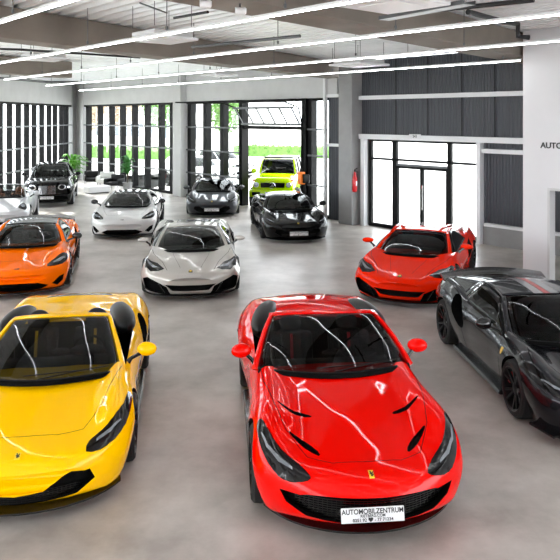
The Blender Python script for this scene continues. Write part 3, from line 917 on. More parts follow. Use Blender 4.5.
# ---------------------------------------------------------------- camera and place helpers
F, H, Y0 = 680., 3.6, 117.
def gp(x, y, z=0.):
    """point at height z that lies on the sight line through the measured position (x, y)"""
    s = (y-Y0)/(H-z); return Vector(((x-280)/s, F/s, z))
cam = bpy.data.cameras.new('camera'); co = bpy.data.objects.new('camera', cam); COL.objects.link(co)
co.location = (0, 0, H); co.rotation_euler = (PI/2, 0, 0)
cam.sensor_width = 36; cam.lens = F/560*36; cam.shift_y = -(280-Y0)/560; cam.clip_end = 400
SC.camera = co
def w1(x): s = .0442*(x+312); return Vector(((x-280)/s, F/s, 0))
A = w1(76); U = (w1(523)-A).normalized(); N = Vector((-U.y, U.x, 0))        # N points outdoors
if N.y < 0: N = -N
def aof(x): return (w1(x)-A).dot(U)
def wp(a, b=0, z=0): return A + U*a + N*b + Vector((0, 0, z))
LB = Vector((-12.9, 2, 0)); LU = (LB-A).normalized(); LN = Vector((LU.y, -LU.x, 0))   # left wall, LN outdoors
if LN.x > 0: LN = -LN
def lp(a, b=0, z=0): return A + LU*a + LN*b + Vector((0, 0, z))

def concrete(name, rgb, rough=.8, var=.12, sc=1.2, seams=False):
    m = P(name, rgb, rough, noise=(sc, var), bump=(14, .12))
    return m
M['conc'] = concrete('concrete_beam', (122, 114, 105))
M['concl'] = concrete('concrete_light', (196, 196, 196), var=.06)
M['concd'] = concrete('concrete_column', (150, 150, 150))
M['white'] = P('white_plaster', (214, 214, 216), .7, noise=(.8, .03), bump=(30, .03))
M['wsteel'] = P('white_steel', (225, 226, 228), .4, noise=(5, .02))
M['frame'] = P('black_frame', (7, 7, 8), .6, spec=.2, noise=(8, .1))
M['rail'] = P('grey_rail', (90, 92, 94), .4, .3, noise=(8, .1))
M['deck'] = P('galvanised_deck', (232, 234, 236), .45, .2, noise=(2, .06))
M['pipe'] = P('dark_pipe', (40, 40, 42), .5, .3, noise=(6, .1))
M['tubeon'] = P('tube_light_on', (250, 250, 250), .4, emit=(250, 252, 255), estr=11)
M['red'] = P('signal_red', (205, 18, 28), .3, coat=.5, noise=(20, .04))
M['orange'] = P('signal_orange', (235, 120, 20), .4, noise=(20, .04))
M['ground'] = P('pavement', (200, 198, 194), .85, noise=(.6, .06), bump=(8, .2))
M['leaf'] = P('leaf_green', (84, 150, 30), .5, noise=(3, .35))
M['leafd'] = P('leaf_dark', (40, 110, 30), .5, noise=(3, .35))
M['hedge'] = P('hedge_green', (84, 124, 50), .7, noise=(6, .4))
M['autumn'] = P('leaf_autumn', (170, 150, 125), .7, noise=(4, .3))
M['bark'] = P('bark', (90, 78, 66), .9, noise=(12, .3))
M['pot'] = P('grey_planter', (150, 150, 150), .6, noise=(8, .08))
M['facade'] = P('facade_pale', (206, 204, 200), .8, noise=(.4, .05))
M['fglass'] = P('facade_window', (70, 80, 90), .15, noise=(2, .1))
# polished showroom floor
def floor_mat():
    m = bpy.data.materials.new('polished_floor'); m.use_nodes = True; nt = m.node_tree; b = nt.nodes['Principled BSDF']
    tc = nt.nodes.new('ShaderNodeTexCoord')
    n1 = nt.nodes.new('ShaderNodeTexNoise'); n1.inputs['Scale'].default_value = .8; n1.inputs['Detail'].default_value = 7; n1.inputs['Roughness'].default_value = .62
    n1.inputs['Distortion'].default_value = .0
    r = nt.nodes.new('ShaderNodeValToRGB'); e = r.color_ramp.elements
    e[0].position = .36; e[0].color = lin((154, 147, 140)); e[1].position = .64; e[1].color = lin((196, 190, 184))
    n2 = nt.nodes.new('ShaderNodeTexNoise'); n2.inputs['Scale'].default_value = 3.; n2.inputs['Detail'].default_value = 5
    mr = nt.nodes.new('ShaderNodeMapRange'); mr.inputs['To Min'].default_value = .30; mr.inputs['To Max'].default_value = .38
    for n in (n1, n2): nt.links.new(tc.outputs['Object'], n.inputs['Vector'])
    nt.links.new(n1.outputs['Fac'], r.inputs['Fac']); nt.links.new(r.outputs['Color'], b.inputs['Base Color'])
    nt.links.new(n2.outputs['Fac'], mr.inputs['Value']); nt.links.new(mr.outputs['Result'], b.inputs['Roughness'])
    b.inputs['Specular IOR Level'].default_value = .5
    return m
M['floor'] = floor_mat()
def ribbed_mat():
    m = bpy.data.materials.new('ribbed_metal_panel'); m.use_nodes = True; nt = m.node_tree; b = nt.nodes['Principled BSDF']
    tc = nt.nodes.new('ShaderNodeTexCoord'); w = nt.nodes.new('ShaderNodeTexWave'); w.wave_type = 'BANDS'; w.bands_direction = 'X'
    w.inputs['Scale'].default_value = 3.2; w.inputs['Distortion'].default_value = 0
    bp = nt.nodes.new('ShaderNodeBump'); bp.inputs['Strength'].default_value = .8; bp.inputs['Distance'].default_value = .02
    nt.links.new(tc.outputs['Object'], w.inputs['Vector']); nt.links.new(w.outputs['Fac'], bp.inputs['Height']); nt.links.new(bp.outputs['Normal'], b.inputs['Normal'])
    b.inputs['Base Color'].default_value = lin((57, 59, 65)); b.inputs['Roughness'].default_value = .45; b.inputs['Metallic'].default_value = .2
    return m
M['ribbed'] = ribbed_mat()

class Frame:
    """local frame whose X runs along a wall, Y outdoors"""
    def __init__(s, o, u): s.o = Vector(o); s.rz = math.atan2(u.y, u.x)
FW = (A, math.atan2(U.y, U.x)); FL = (A, math.atan2(LU.y, LU.x))
def place(o, fr_):
    o.location = fr_[0]; o.rotation_euler = (0, 0, fr_[1]); return o
def sbox(name, fr_, x0, x1, y0, y1, z0, z1, mat, parent=None, bev=.0, kind='structure'):
    bm = bmesh.new(); box(bm, x0, x1, y0, y1, z0, z1, bev=bev)
    o = finish(name, bm, mat, parent, smooth=False)
    if not parent:
        if fr_: place(o, fr_)
        if kind: o['kind'] = kind
    return o
# sign of local y: for W1 frame X=U; local Y = rot90(U) ; check it equals N
WS = 1 if Vector((-U.y, U.x, 0)).dot(N) > 0 else -1
LS = 1 if Vector((-LU.y, LU.x, 0)).dot(LN) > 0 else -1
def ys(s, a, b): return (min(s*a, s*b), max(s*a, s*b))

# ---------------------------------------------------------------- floor, ground, ceiling
def poly_slab(name, pts, z0, z1, mat, kind='structure'):
    bm = bmesh.new(); t = [bm.verts.new((p[0], p[1], z1)) for p in pts]; b = [bm.verts.new((p[0], p[1], z0)) for p in pts]
    bm.faces.new(t); bm.faces.new(b[::-1]); n = len(t)
    for i in range(n): bm.faces.new([t[i], b[i], b[(i+1) % n], t[(i+1) % n]])
    o = finish(name, bm, mat, smooth=False); o['kind'] = kind; return o
aend = 42.
PE = wp(aend)
poly_slab('floor', [A+N*.3+LN*.3, PE+N*.3, (PE.x, -9, 0), (-13.4, -9, 0), LB+LN*.3], -.15, 0, M['floor'])
poly_slab('ground', [(-150, -40), (150, -40), (150, 200), (-150, 200)], -.5, -.16, M['ground'])
# pavement outdoors level with the floor, beyond each wall
def quad_slab(name, P4, z0, z1, mat): return poly_slab(name, P4, z0, z1, mat)
quad_slab('pavement', [A+N*.32+LN*.32, PE+N*.32, PE+N*11, A+N*11+LN*.32], -.15, -.02, M['ground'])
quad_slab('pavement', [A+LN*.34+N*11, LB+LN*.34, LB+LN*8, A+LN*8+N*11], -.15, -.02, M['ground'])
# corrugated deck
DZ = 5.5
bm = bmesh.new(); prof = []
p = -52.
while p < -.05:
    prof += [(p, .0), (p+.10, .0), (p+.14, .09), (p+.26, .09)]; p += .30
def a_left(b): return b/LU.dot(N)*LU.dot(U)
def a_right(b): return (PE.x-A.x-N.x*b)/U.x
rows = [[wp(a, b, DZ+h) for a in (a_left(b)-.3, a_right(b))] for b, h in prof]
grid(bm, rows)
ceil = finish('ceiling', bm, M['deck'], smooth=False); ceil['kind'] = 'structure'; solid(ceil, .02, 1)
def beam(name, p0, p1, w, z0, z1, mat=None, side=1):
    """beam whose left bottom edge runs p0-p1, body to the right"""
    p0 = Vector(p0); p1 = Vector(p1); d = (p1-p0).normalized(); L = (p1-p0).length
    bm = bmesh.new(); box(bm, 0, L, -w if side > 0 else 0, 0 if side > 0 else w, z0, z1, bev=.015)
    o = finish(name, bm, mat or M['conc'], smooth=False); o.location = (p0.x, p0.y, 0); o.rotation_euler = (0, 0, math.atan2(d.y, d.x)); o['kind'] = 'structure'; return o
EPSZ = DZ-.005
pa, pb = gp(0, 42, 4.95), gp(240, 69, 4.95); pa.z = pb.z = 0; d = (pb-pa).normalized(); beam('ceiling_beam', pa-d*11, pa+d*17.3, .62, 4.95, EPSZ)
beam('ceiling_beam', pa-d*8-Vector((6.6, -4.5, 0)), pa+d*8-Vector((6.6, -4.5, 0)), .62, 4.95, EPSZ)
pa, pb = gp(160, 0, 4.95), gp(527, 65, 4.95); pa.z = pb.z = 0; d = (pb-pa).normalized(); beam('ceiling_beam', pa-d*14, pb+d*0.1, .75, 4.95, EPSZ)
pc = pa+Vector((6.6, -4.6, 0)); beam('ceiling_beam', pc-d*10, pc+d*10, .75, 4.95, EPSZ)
# ---------------------------------------------------------------- glazed walls
def spandrel(nm, fr_, x0, x1, sg, z0, z1, th=.25, mat='concl'):
    y0, y1 = ys(sg, -.05, th); return sbox(nm, fr_, x0, x1, y0, y1, z0, z1, M[mat])
def curtain(nm, fr_, sg, x0, x1, posts, rails, ztop, zbot=.05, pw=.18, pd=.26, mat='frame'):
    root = empty(nm, fr_[0], fr_[1]); root['kind'] = 'structure'
    for px in posts:
        bm = bmesh.new(); y0, y1 = ys(sg, -.02, pd); box(bm, px-pw/2, px+pw/2, y0, y1, 0, ztop); finish('mullion', bm, M[mat], root, smooth=False)
    for rz_ in rails:
        bm = bmesh.new(); y0, y1 = ys(sg, -.06, .0); box(bm, x0, x1, y0, y1, rz_-.03, rz_+.03); finish('transom', bm, M['rail'], root, smooth=False)
    for z0, z1 in ((0, zbot+.06), (ztop-.10, ztop)):
        bm = bmesh.new(); y0, y1 = ys(sg, -.03, .2); box(bm, x0, x1, y0, y1, z0, z1); finish('frame_rail', bm, M['frame'], root, smooth=False)
    bm = bmesh.new(); y0, y1 = ys(sg, .12, .135); box(bm, x0, x1, y0, y1, .1, ztop-.1); finish('glass', bm, M['pane'], root, smooth=False)
    return root
ZT = 4.28; RL = (1.1, 2.13, 3.15)
LLEN = (LB-A).length
spandrel('wall_left', FL, 0.45, LLEN, LS, ZT, EPSZ)
def lpix(x):      # distance along the left wall where the sight column x meets it
    k = (x-280)/F; return (A.x-k*A.y)/(k*LU.y-LU.x)
lposts = [lpix(x) for x in (2, 11.6, 20.3, 28.6, 36, 43.6, 50.8, 56.7, 63, 67.7)]
lposts = sorted(lposts)
sp = (lposts[-1]-lposts[0])/9
while lposts[-1]+sp < LLEN: lposts.append(lposts[-1]+sp)
curtain('window_1', FL, LS, .9, LLEN, lposts, RL, ZT, pw=.15, pd=.21)
sbox('wall_corner', FL, -.3, .9, *ys(LS, -.10, .3), 0, EPSZ, M['concd'])
spandrel('wall_back', FW, 0.0, aof(338), WS, ZT, EPSZ)
sbox('wall_corner', FW, .12, aof(84.5), *ys(WS, -.10, .28), 0, EPSZ, M['concl'])
curtain('window_2', FW, WS, aof(84.5), aof(172.5), [aof(x) for x in (87, 98.4, 110, 121, 133, 145.6, 159.6, 171)], RL, ZT)
def pixof(v): return 280+F*v.x/v.y
def column_dims(xl, xc, xr):
    """a-range and depth of a column whose wall edge, near corner and far corner are seen at xr, xc, xl"""
    a1 = aof(xr); p_ = 0
    while pixof(wp(a1, -p_)) > xc: p_ += .01
    a0 = a1
    while pixof(wp(a0, -p_)) > xl: a0 -= .01
    return a0, a1, p_
c0, c1, cp_ = column_dims(172.6, 180.5, 187)
sbox('column_1', FW, c0, c1, *ys(WS, -cp_, .3), 0, EPSZ, M['concl'], bev=.02)
curtain('window_3', FW, WS, aof(187), aof(240), [aof(x) for x in (189.5, 205, 222)], RL, ZT, pw=.26)
# garage door
gx0, gx1 = aof(241), aof(304)
g = empty('door_1', FW[0], FW[1]); g['kind'] = 'structure'
for xx, wd in ((gx0, .22), (gx1, .22)):
    bm = bmesh.new(); box(bm, xx, xx+wd, *ys(WS, -.12, .22), 0, ZT); finish('door_post', bm, M['frame'], g, smooth=False)
bm = bmesh.new(); box(bm, gx0+.2, gx1, *ys(WS, -.05, .12), 3.12, 3.25); box(bm, gx0+.2, gx1, *ys(WS, -.05, .12), ZT-.1, ZT)
finish('lintel', bm, M['frame'], g, smooth=False)
bm = bmesh.new(); box(bm, gx0+.2, gx1, *ys(WS, .05, .06), 3.25, ZT-.1); finish('glass', bm, M['pane'], g, smooth=False)
# raised sectional leaf hanging inside, sloping back under the ceiling
bm = bmesh.new(); n = 5
for i in range(n+1):
    xx = gx0+.3+(gx1-gx0-.4)*i/n
    obox(bm, (xx, -WS*.12, 3.32), (xx, -WS*.55, 3.95), .05, .04)
for yy, zz in ((.12, 3.32), (.55, 3.95)): obox(bm, (gx0+.2, -WS*yy, zz), (gx1-.0, -WS*yy, zz), .09, .08)
finish('raised_leaf', bm, M['rail'], g, smooth=False)
bm = bmesh.new()
for xx in (gx0+.12, gx1+.02): tube(bm, [(xx, -WS*.14, .1), (xx, -WS*.14, 3.4), (xx, -WS*.3, 3.95), (xx, -WS*1.0, 4.15), (xx, -WS*3.2, 4.15)], .03, 8)
tube(bm, [(gx0+.1, -WS*.5, 4.22), (gx1+.1, -WS*.5, 4.22)], .05, 10)
tube(bm, [(gx0+.1, -WS*3.2, 4.15), (gx1+.1, -WS*3.2, 4.15)], .02, 8)
finish('door_track', bm, M['frame'], g)
curtain('window_4', FW, WS, gx1+.22, aof(328), [gx1+.32], (1.13, 2.2, 3.15), ZT, pw=.2)
sbox('trim_1', FW, aof(326.2), aof(328.2), *ys(WS, -.16, -.04), 0, 5.2, M['wsteel'])
sbox('wall_back', FW, aof(328.2), aof(341), *ys(WS, .02, .25), 0, EPSZ, M['ribbed'])
for zz in (2.62, 4.35): sbox('trim_2', FW, aof(328.5), aof(341), *ys(WS, -.1, .0), zz-.05, zz+.05, M['wsteel'])
cx0, cx1, cp_ = column_dims(338.5, 352, 361)
col2 = sbox('column_2', FW, cx0, cx1, *ys(WS, -cp_, .3), 0, EPSZ, M['concd'], bev=.02)
# dark ribbed wall, white rails and entrance doors
sbox('wall_back', FW, cx1, aof(484), *ys(WS, .05, .30), 2.95, EPSZ, M['ribbed'])
sbox('wall_back', FW, aof(482.5), aend, *ys(WS, .05, .30), .53, EPSZ, M['ribbed'])
sbox('baseboard_back', FW, aof(482.5), aend, *ys(WS, -.06, .32), 0, .53, M['concd'])
sbox('wall_back', FW, cx1, aof(367), *ys(WS, .05, .30), 0, 2.95, M['frame'])
for i, (x0, x1, z, h, nm) in enumerate([(361, 700, 4.24, .13, 'trim_3'), (359, 700, 2.95, .16, 'trim_4'), (484, 700, 2.64, .12, 'trim_5'), (486, 700, .56, .08, 'trim_6')]):
    sbox(nm, FW, aof(x0), min(aend, aof(x1)), *ys(WS, -.12, .04), z-h/2, z+h/2, M['wsteel'])
for x in (395, 427, 461, 494):        # panel joints
    sbox('trim_7', FW, aof(x)-.01, aof(x)+.01, *ys(WS, .03, .05), 3.03, EPSZ, M['frame'])
sbox('trim_8', FW, aof(364.5), aof(368), *ys(WS, -.2, -.02), 0, 2.87, M['wsteel'])
sbox('trim_8', FW, aof(480), aof(484), *ys(WS, -.2, .0), 0, 2.87, M['wsteel'])
d2 = empty('door_2', FW[0], FW[1]); d2['kind'] = 'structure'
def fb(nm, x0, x1, z0, z1, mat='frame', par=None, y=(-.02, .08)):
    bm = bmesh.new(); box(bm, aof(x0), aof(x1), *ys(WS, *y), z0, z1); return finish(nm, bm, M[mat], par or d2, smooth=False)
for x0, x1 in ((369, 371.8), (392.5, 396.8), (447.5, 451.5), (477.5, 480)): fb('door_post', x0, x1, 0, 2.87)
fb('transom', 371, 478, 2.2, 2.27); fb('transom', 371, 478, 2.80, 2.87); fb('threshold', 371, 397, 0, .12); fb('threshold', 451, 478, 0, .12)
fb('door_closer', 396.8, 447.5, 2.05, 2.12, 'rail')
for x0, x1, h in ((396.8, 421.6, 420.3), (422, 447.5, 423.6)):
    lf = fb('door_leaf', x0, x0+1.2, .02, 2.05)
    fb('leaf_frame', x1-1.4, x1, .02, 2.05, par=lf); fb('leaf_frame', x0, x1, 1.97, 2.05, par=lf); fb('leaf_frame', x0, x1, .02, .14, par=lf)
    fb('leaf_glass', x0+1, x1-1, .14, 1.97, 'pane', lf, (.02, .035))
    bm = bmesh.new(); tube(bm, [(aof(h), -WS*.08, .75), (aof(h), -WS*.08, 1.5)], .018, 8)
    finish('door_handle', bm, M['chrome'], lf)
for x0, x1, z0, z1 in ((371.8, 392.5, .12, 2.2), (451.5, 477.5, .12, 2.2), (371.8, 478, 2.27, 2.8)): fb('glass', x0, x1, z0, z1, 'pane', None, (.02, .035))
# small number plate on the white rail
bm = bmesh.new(); box(bm, -.22, .22, -.02, .0, -.07, .07, bev=.006)
sg = finish('number_sign', bm, M['plate'], smooth=False); q = wp(aof(418), -.14, 3.0); sg.location = q; sg.rotation_euler = (0, 0, FW[1] if WS > 0 else FW[1]+PI)
tag(sg, 'small white number sign on the white rail above the glass entrance doors', 'sign')
text_mesh('243', .11, M['ink'], 'sign_lettering', sg, Matrix.Translation((0, -.021, 0)) @ Matrix.Rotation(PI/2, 4, 'X'))
# ---------------------------------------------------------------- right wall with lettering
RO = gp(523, 280); FR = (RO, FW[1])
ZD = 2.03; a1_ = .58; a2_ = 2.1
sbox('wall_right', FR, 0, a1_, *ys(WS, 0, .2), 0, EPSZ, M['white'])
sbox('wall_right', FR, a1_, a2_, *ys(WS, 0, .2), ZD, EPSZ, M['white'])
sbox('wall_right', FR, a2_, 14, *ys(WS, 0, .2), 0, EPSZ, M['white'])
sbox('trim_9', FR, a1_, a1_+.05, *ys(WS, -.03, .21), 0, ZD+.05, M['concl']); sbox('trim_9', FR, a1_, a2_, *ys(WS, -.03, .21), ZD, ZD+.05, M['concl'])
tx = text_mesh('AUTOMOBILZENTRUM', .175, M['ink'], 'wall_lettering', None, None, .006, 'LEFT', 1.0)
tx.location = RO + U*.415 - N*.008 + Vector((0, 0, 2.985)); tx.rotation_euler = (PI/2, 0, FW[1] if WS > 0 else FW[1]+PI)
tag(tx, 'black capital lettering on the white wall at the right edge', 'lettering')
# ---------------------------------------------------------------- ceiling lights and services
dl = [(-62, None), (15, None), (47.5, None), (65.5, None), (77, None)]
TZ = 4.8
def b_at(dep): return (Vector((0, dep, 0))-A).dot(N)
where = ['nearest run over the foreground cars', 'second run from the camera, over the red car', 'third run from the camera, crossing the white wall', 'fourth run, in front of the dark wall', 'farthest run, ending at the white pillar']
tl = [(F*1.2/(Y0-y), w) for (y, _), w in zip(dl, where)]
runs = [(-6.2, 'unseen run added for fill behind the viewpoint'), (-2.6, 'run behind the viewpoint, second one added for fill'), (1.0, 'unseen run added for fill straight overhead of the viewpoint')] + tl  # first three runs are unseen, added to light the foreground
for dep, w in runs:
    b = b_at(dep)
    a_s, a_e = a_left(b)+4.0-b*.12, a_right(b)-.4
    if dep > 18:
        k = (521-280)/F; q_ = A+N*b; a_e = (k*q_.y-q_.x)/(U.x-k*U.y)
    r = empty('tube_light', wp(a_s, b, TZ), FW[1], 'long thin white tube light on rods, '+w, 'light', 'tube lights')
    Ln = a_e-a_s
    bm = bmesh.new(); box(bm, 0, Ln, -.021, .021, .006, .045, bev=.006); finish('housing', bm, M['wsteel'], r, smooth=False)
    bm = bmesh.new(); box(bm, .02, Ln-.02, -.014, .014, -.006, .008); finish('lamp_tube', bm, M['tubeon'], r, smooth=False)
    bm = bmesh.new(); x = .5
    while x < Ln:
        tube(bm, [(x, 0, .06), (x, 0, DZ-TZ)], .007, 6); lathe(bm, [(.05, .02), (.10, .02)], 8, axis='Z', origin=(x, 0, .02)); x += 2.6
    split_finish('hanger_rod', bm, M['rail'], r)
def cassette(px, py, sz, z, desc, th=.10):
    p = gp(px, py, z); r = empty('ceiling_cassette', p, FW[1], desc, 'air conditioner', 'ceiling cassettes')
    bm = bmesh.new(); box(bm, -sz/2, sz/2, -sz/2, sz/2, 0, .05, bev=.015); finish('panel', bm, M['wsteel'], r, smooth=False)
    bm = bmesh.new(); box(bm, -sz*.42, sz*.42, -sz*.42, sz*.42, .05, .15, bev=.02); finish('housing', bm, M['concl'], r, smooth=False)
    bm = bmesh.new(); box(bm, -sz*.3, sz*.3, -sz*.3, sz*.3, -.012, .0, bev=.004); finish('air_grille', bm, M['wsteel'], r, smooth=False)
    bm = bmesh.new()
    for s1, s2 in ((1, 1), (-1, 1), (1, -1), (-1, -1)): tube(bm, [(s1*sz*.4, s2*sz*.4, .2), (s1*sz*.4, s2*sz*.4, DZ-z)], .006, 6)
    split_finish('hanger_rod', bm, M['rail'], r)
cassette(393, 6, .95, 4.9, 'white square ceiling cassette, the large one near the top edge')
cassette(162, 41, .9, 4.9, 'white square ceiling cassette left of the concrete beam')
cassette(359, 66, 1.1, 4.9, 'white square ceiling cassette in front of the dark wall')
cassette(43, 60, .9, 4.9, 'white square ceiling cassette at the far left')
cassette(219, 76, .85, 4.9, 'white square ceiling cassette above the garage door')
for px, py, w in ((205, 4, 'left of the pair'), (240, 11, 'right of the pair')):
    p = gp(px, py, 4.86); r = empty('spotlight', p, FW[1]-.6, 'round black spotlight under the big concrete beam, '+w, 'spotlight', 'beam spotlights')
    bm = bmesh.new(); lathe(bm, [(-.06, .045), (.06, .045), (.075, .03)], 20, axis='Y'); o = finish('lamp_head', bm, M['wsteel'], r)
    bm = bmesh.new(); lathe(bm, [(-.062, .036), (-.05, .03)], 20, axis='Y'); finish('lens', bm, M['gblack'], o)
    bm = bmesh.new(); tube(bm, [(0, 0, .04), (0, 0, .20)], .012, 8); finish('stem', bm, M['pipe'], r)
def pipe(name, pts, r, mat, label, cat='pipe'):
    bm = bmesh.new(); tube(bm, pts, r, 10); o = finish(name, bm, M[mat]); o.data.transform(Matrix.Identity(4)); tag(o, label, cat); return o
pipe('sprinkler_pipe', [gp(420, 12, 5.2), gp(534, 0, 5.2)], .035, 'pipe', 'dark pipe running under the deck at upper right')
pipe('drain_pipe', [gp(468, 12, 5.25), gp(505, 22, 5.25), gp(518, 24, 5.25), gp(518, 24, 5.25)+Vector((0, 0, -.22)), gp(518, 24, 5.25)+Vector((.2, 0, -.24))], .045, 'pipe', 'black bent pipe beside the top of the white pillar')
pipe('conduit', [gp(174, 18, 5.1), gp(208, 12, 5.1)], .02, 'pipe', 'short dark pipe under the deck left of the spotlights')
pipe('conduit', [gp(140, 3, 5.2), gp(167, 13, 5.2)], .012, 'rail', 'thin grey conduit under the deck at upper left')
pipe('conduit', [gp(0, 49, 5.0), gp(20, 49.5, 5.0), gp(140, 57.5, 5.0)], .025, 'pipe', 'dark pipe behind the left concrete beam')
pipe('conduit', [gp(0, 78, 4.9), gp(45, 82, 4.9), gp(78, 82, 4.9)], .04, 'rail', 'curved grey conduit above the left windows')
pipe('conduit', [gp(192, 47, 5.0), gp(300, 36, 5.0)], .03, 'rail', 'grey pipe under the deck right of the left beam')
for i, (p0, p1) in enumerate([((384, 20), (470, 4)), ((300, 60), (290, 20))][:1]):
    a_, b_ = gp(*p0, 4.9), gp(*p1, 4.9); r = empty('cable_tray', (0, 0, 0), 0, 'perforated grey cable tray under the deck near the top edge', 'cable tray')
    bm = bmesh.new(); obox(bm, a_, b_, .18, .01); finish('tray_base', bm, M['rail'], r, smooth=False)
    s = (b_-a_).normalized().cross(Vector((0, 0, 1)))*.09
    bm = bmesh.new(); obox(bm, a_+s+Vector((0, 0, .02)), b_+s+Vector((0, 0, .02)), .008, .05); obox(bm, a_-s+Vector((0, 0, .02)), b_-s+Vector((0, 0, .02)), .008, .05); finish('tray_sides', bm, M['rail'], r, smooth=False)
# rear of the hall behind the viewpoint: piers, parapet and windows
def plain(name, x0, x1, y0, y1, z0, z1, mat):
    bm = bmesh.new(); box(bm, x0, x1, y0, y1, z0, z1); o = finish(name, bm, M[mat], smooth=False); o['kind'] = 'structure'; return o
XR = PE.x
plain('wall_front', -13.4, XR, -9.3, -9, 0, 1.0, 'concl'); plain('wall_front', -13.4, XR, -9.3, -9, 3.6, EPSZ, 'concl')
for i in range(7):
    x = -13.4+i*(XR+13.4-.6)/6; plain('wall_front', x, x+.6, -9.3, -9, 1.0, 3.6, 'concl')
# ---------------------------------------------------------------- wall things
# red extinguisher on the column face
e = empty('fire_extinguisher', wp(cx1+.09, -cp_*.90, 1.12), FW[1]+PI/2*WS, 'red fire extinguisher hanging on the concrete column', 'fire extinguisher')
bm = bmesh.new(); lathe(bm, [(0, .02), (.0, .065), (.03, .078), (.45, .078), (.52, .05), (.66, .03)], 24, axis='Z'); finish('cylinder', bm, M['red'], e)
bm = bmesh.new(); tube(bm, [(0, 0, .66), (0, 0, .74)], .025, 8); obox(bm, (0, 0, .74), (.12, 0, .78), .03, .02); tube(bm, [(.02, 0, .70), (.13, -.02, .66), (.13, -.02, .2)], .012, 8); finish('valve_and_hose', bm, M['black'], e)
bm = bmesh.new(); box(bm, -.03, .03, -.082, -.076, .2, .36); finish('instruction_label', bm, M['plate'], e, smooth=False)
bm = bmesh.new(); box(bm, -.04, .04, .07, .09, .05, .4); finish('wall_bracket', bm, M['black'], e, smooth=False)
# orange control unit beside the garage door
e = empty('door_control', wp(gx1+.12, -.26, 1.15), FW[1], 'orange control unit on the black post beside the garage door', 'control box')
bm = bmesh.new(); box(bm, -.11, .11, -.08, .12, 0, .46, bev=.03); finish('control_body', bm, M['orange'], e, smooth=False)
bm = bmesh.new(); lathe(bm, [(.46, .05), (.56, .05), (.60, .02)], 16, axis='Z'); box(bm, .11, .42, -.02, .05, .05, .38, bev=.01); finish('control_beacon', bm, M['black'], e)
sw = sbox('light_switch', FW, aof(343)-.1, aof(343)+.1, *ys(WS, -.06, .02), 1.45, 1.95, M['plate'], bev=.01, kind=None); tag(sw, 'white switch cabinet on the wall left of the concrete column', 'switch box')
# ---------------------------------------------------------------- plants and lounge furniture
def palm(name, loc, h, spread, n, label, ph, pr, leafm='leaf', lw=.05):
    r = empty(name, loc, 0, label, 'plant')
    bm = bmesh.new(); lathe(bm, [(0, pr*.75), (0, pr*.8), (ph, pr), (ph, pr*.85), (ph-.06, pr*.85), (ph-.06, .001)], 24, axis='Z'); p_ = finish('planter', bm, M['pot'], r)
    rg = random.Random(int(h*100)+n)
    bm = bmesh.new()
    for i in range(5):
        a = rg.uniform(0, 6.28); tube(bm, [(0, 0, ph-.06), (math.cos(a)*.06, math.sin(a)*.06, ph+h*.35)], .015, 6)
    finish('stems', bm, M['bark'], r)
    bm = bmesh.new()
    for i in range(n):
        a = rg.uniform(0, 6.28); L_ = spread*rg.uniform(.6, 1.1); z0 = ph+h*rg.uniform(.15, .6); up_ = rg.uniform(.2, .9)*h*.5
        for side in range(5):
            rows = []; aa = a+rg.uniform(-.4, .4); l2 = L_*rg.uniform(.6, 1)
            for k in range(6):
                t = k/5; rr = l2*t; z = z0+up_*math.sin(t*2.2)-.10*t*t
                w_ = lw*math.sin(PI*(t*.9+.08)); c, s = math.cos(aa), math.sin(aa)
                rows.append([(c*rr-s*w_, s*rr+c*w_, z), (c*rr, s*rr, z+.012), (c*rr+s*w_, s*rr-c*w_, z)])
            grid(bm, rows)
    finish('foliage', bm, M[leafm], r)
    return r
palm('potted_palm', gp(72, 189), 1.5, .85, 40, 'bushy green palm in the corner behind the black luxury SUV', .35, .25)
palm('potted_fern', gp(127.5, 191), 1.6, .40, 40, 'upright green plant in a grey planter by the rear window', .42, .24, 'leafd', .06)
def armchair(loc, rz, label, fab='leather'):
    r = empty('lounge_chair', loc, rz, label, 'armchair', 'lounge chairs')
    bm = bmesh.new(); box(bm, -.33, .33, -.33, .33, .26, .44, bev=.05); finish('seat', bm, M[fab], r)
    bm = bmesh.new(); box(bm, -.36, .36, .25, .38, .30, .78, bev=.05); finish('backrest', bm, M[fab], r)
    for s in (1, -1):
        bm = bmesh.new(); box(bm, s*.37-.05, s*.37+.05, -.33, .33, .30, .60, bev=.04); finish('armrest', bm, M[fab], r)
        for t in (1, -1):
            bm = bmesh.new(); tube(bm, [(s*.34, t*.30, 0), (s*.34, t*.30, .30)], .018, 8); finish('leg', bm, M['chrome'], r)
    return r
M['wleather'] = P('white_leather', (215, 215, 212), .5, noise=(30, .03), bump=(80, .05))
armchair(gp(92, 186.2), .4, 'black lounge chair beside the corner column')
armchair(gp(105.5, 187.6), .0, 'white lounge chair between the two black ones', 'wleather')
armchair(gp(114.5, 190.6), -.3, 'black lounge chair next to the grey planter')

r = empty('coffee_table', gp(97, 193), .7, 'low white block coffee table in front of the lounge chairs', 'table')
bm = bmesh.new(); box(bm, -.55, .55, -.30, .30, .05, .34, bev=.02); finish('table_top', bm, M['wsteel'], r, smooth=False)
bm = bmesh.new(); box(bm, -.48, .48, -.24, .24, 0, .05); finish('plinth', bm, M['rail'], r, smooth=False)
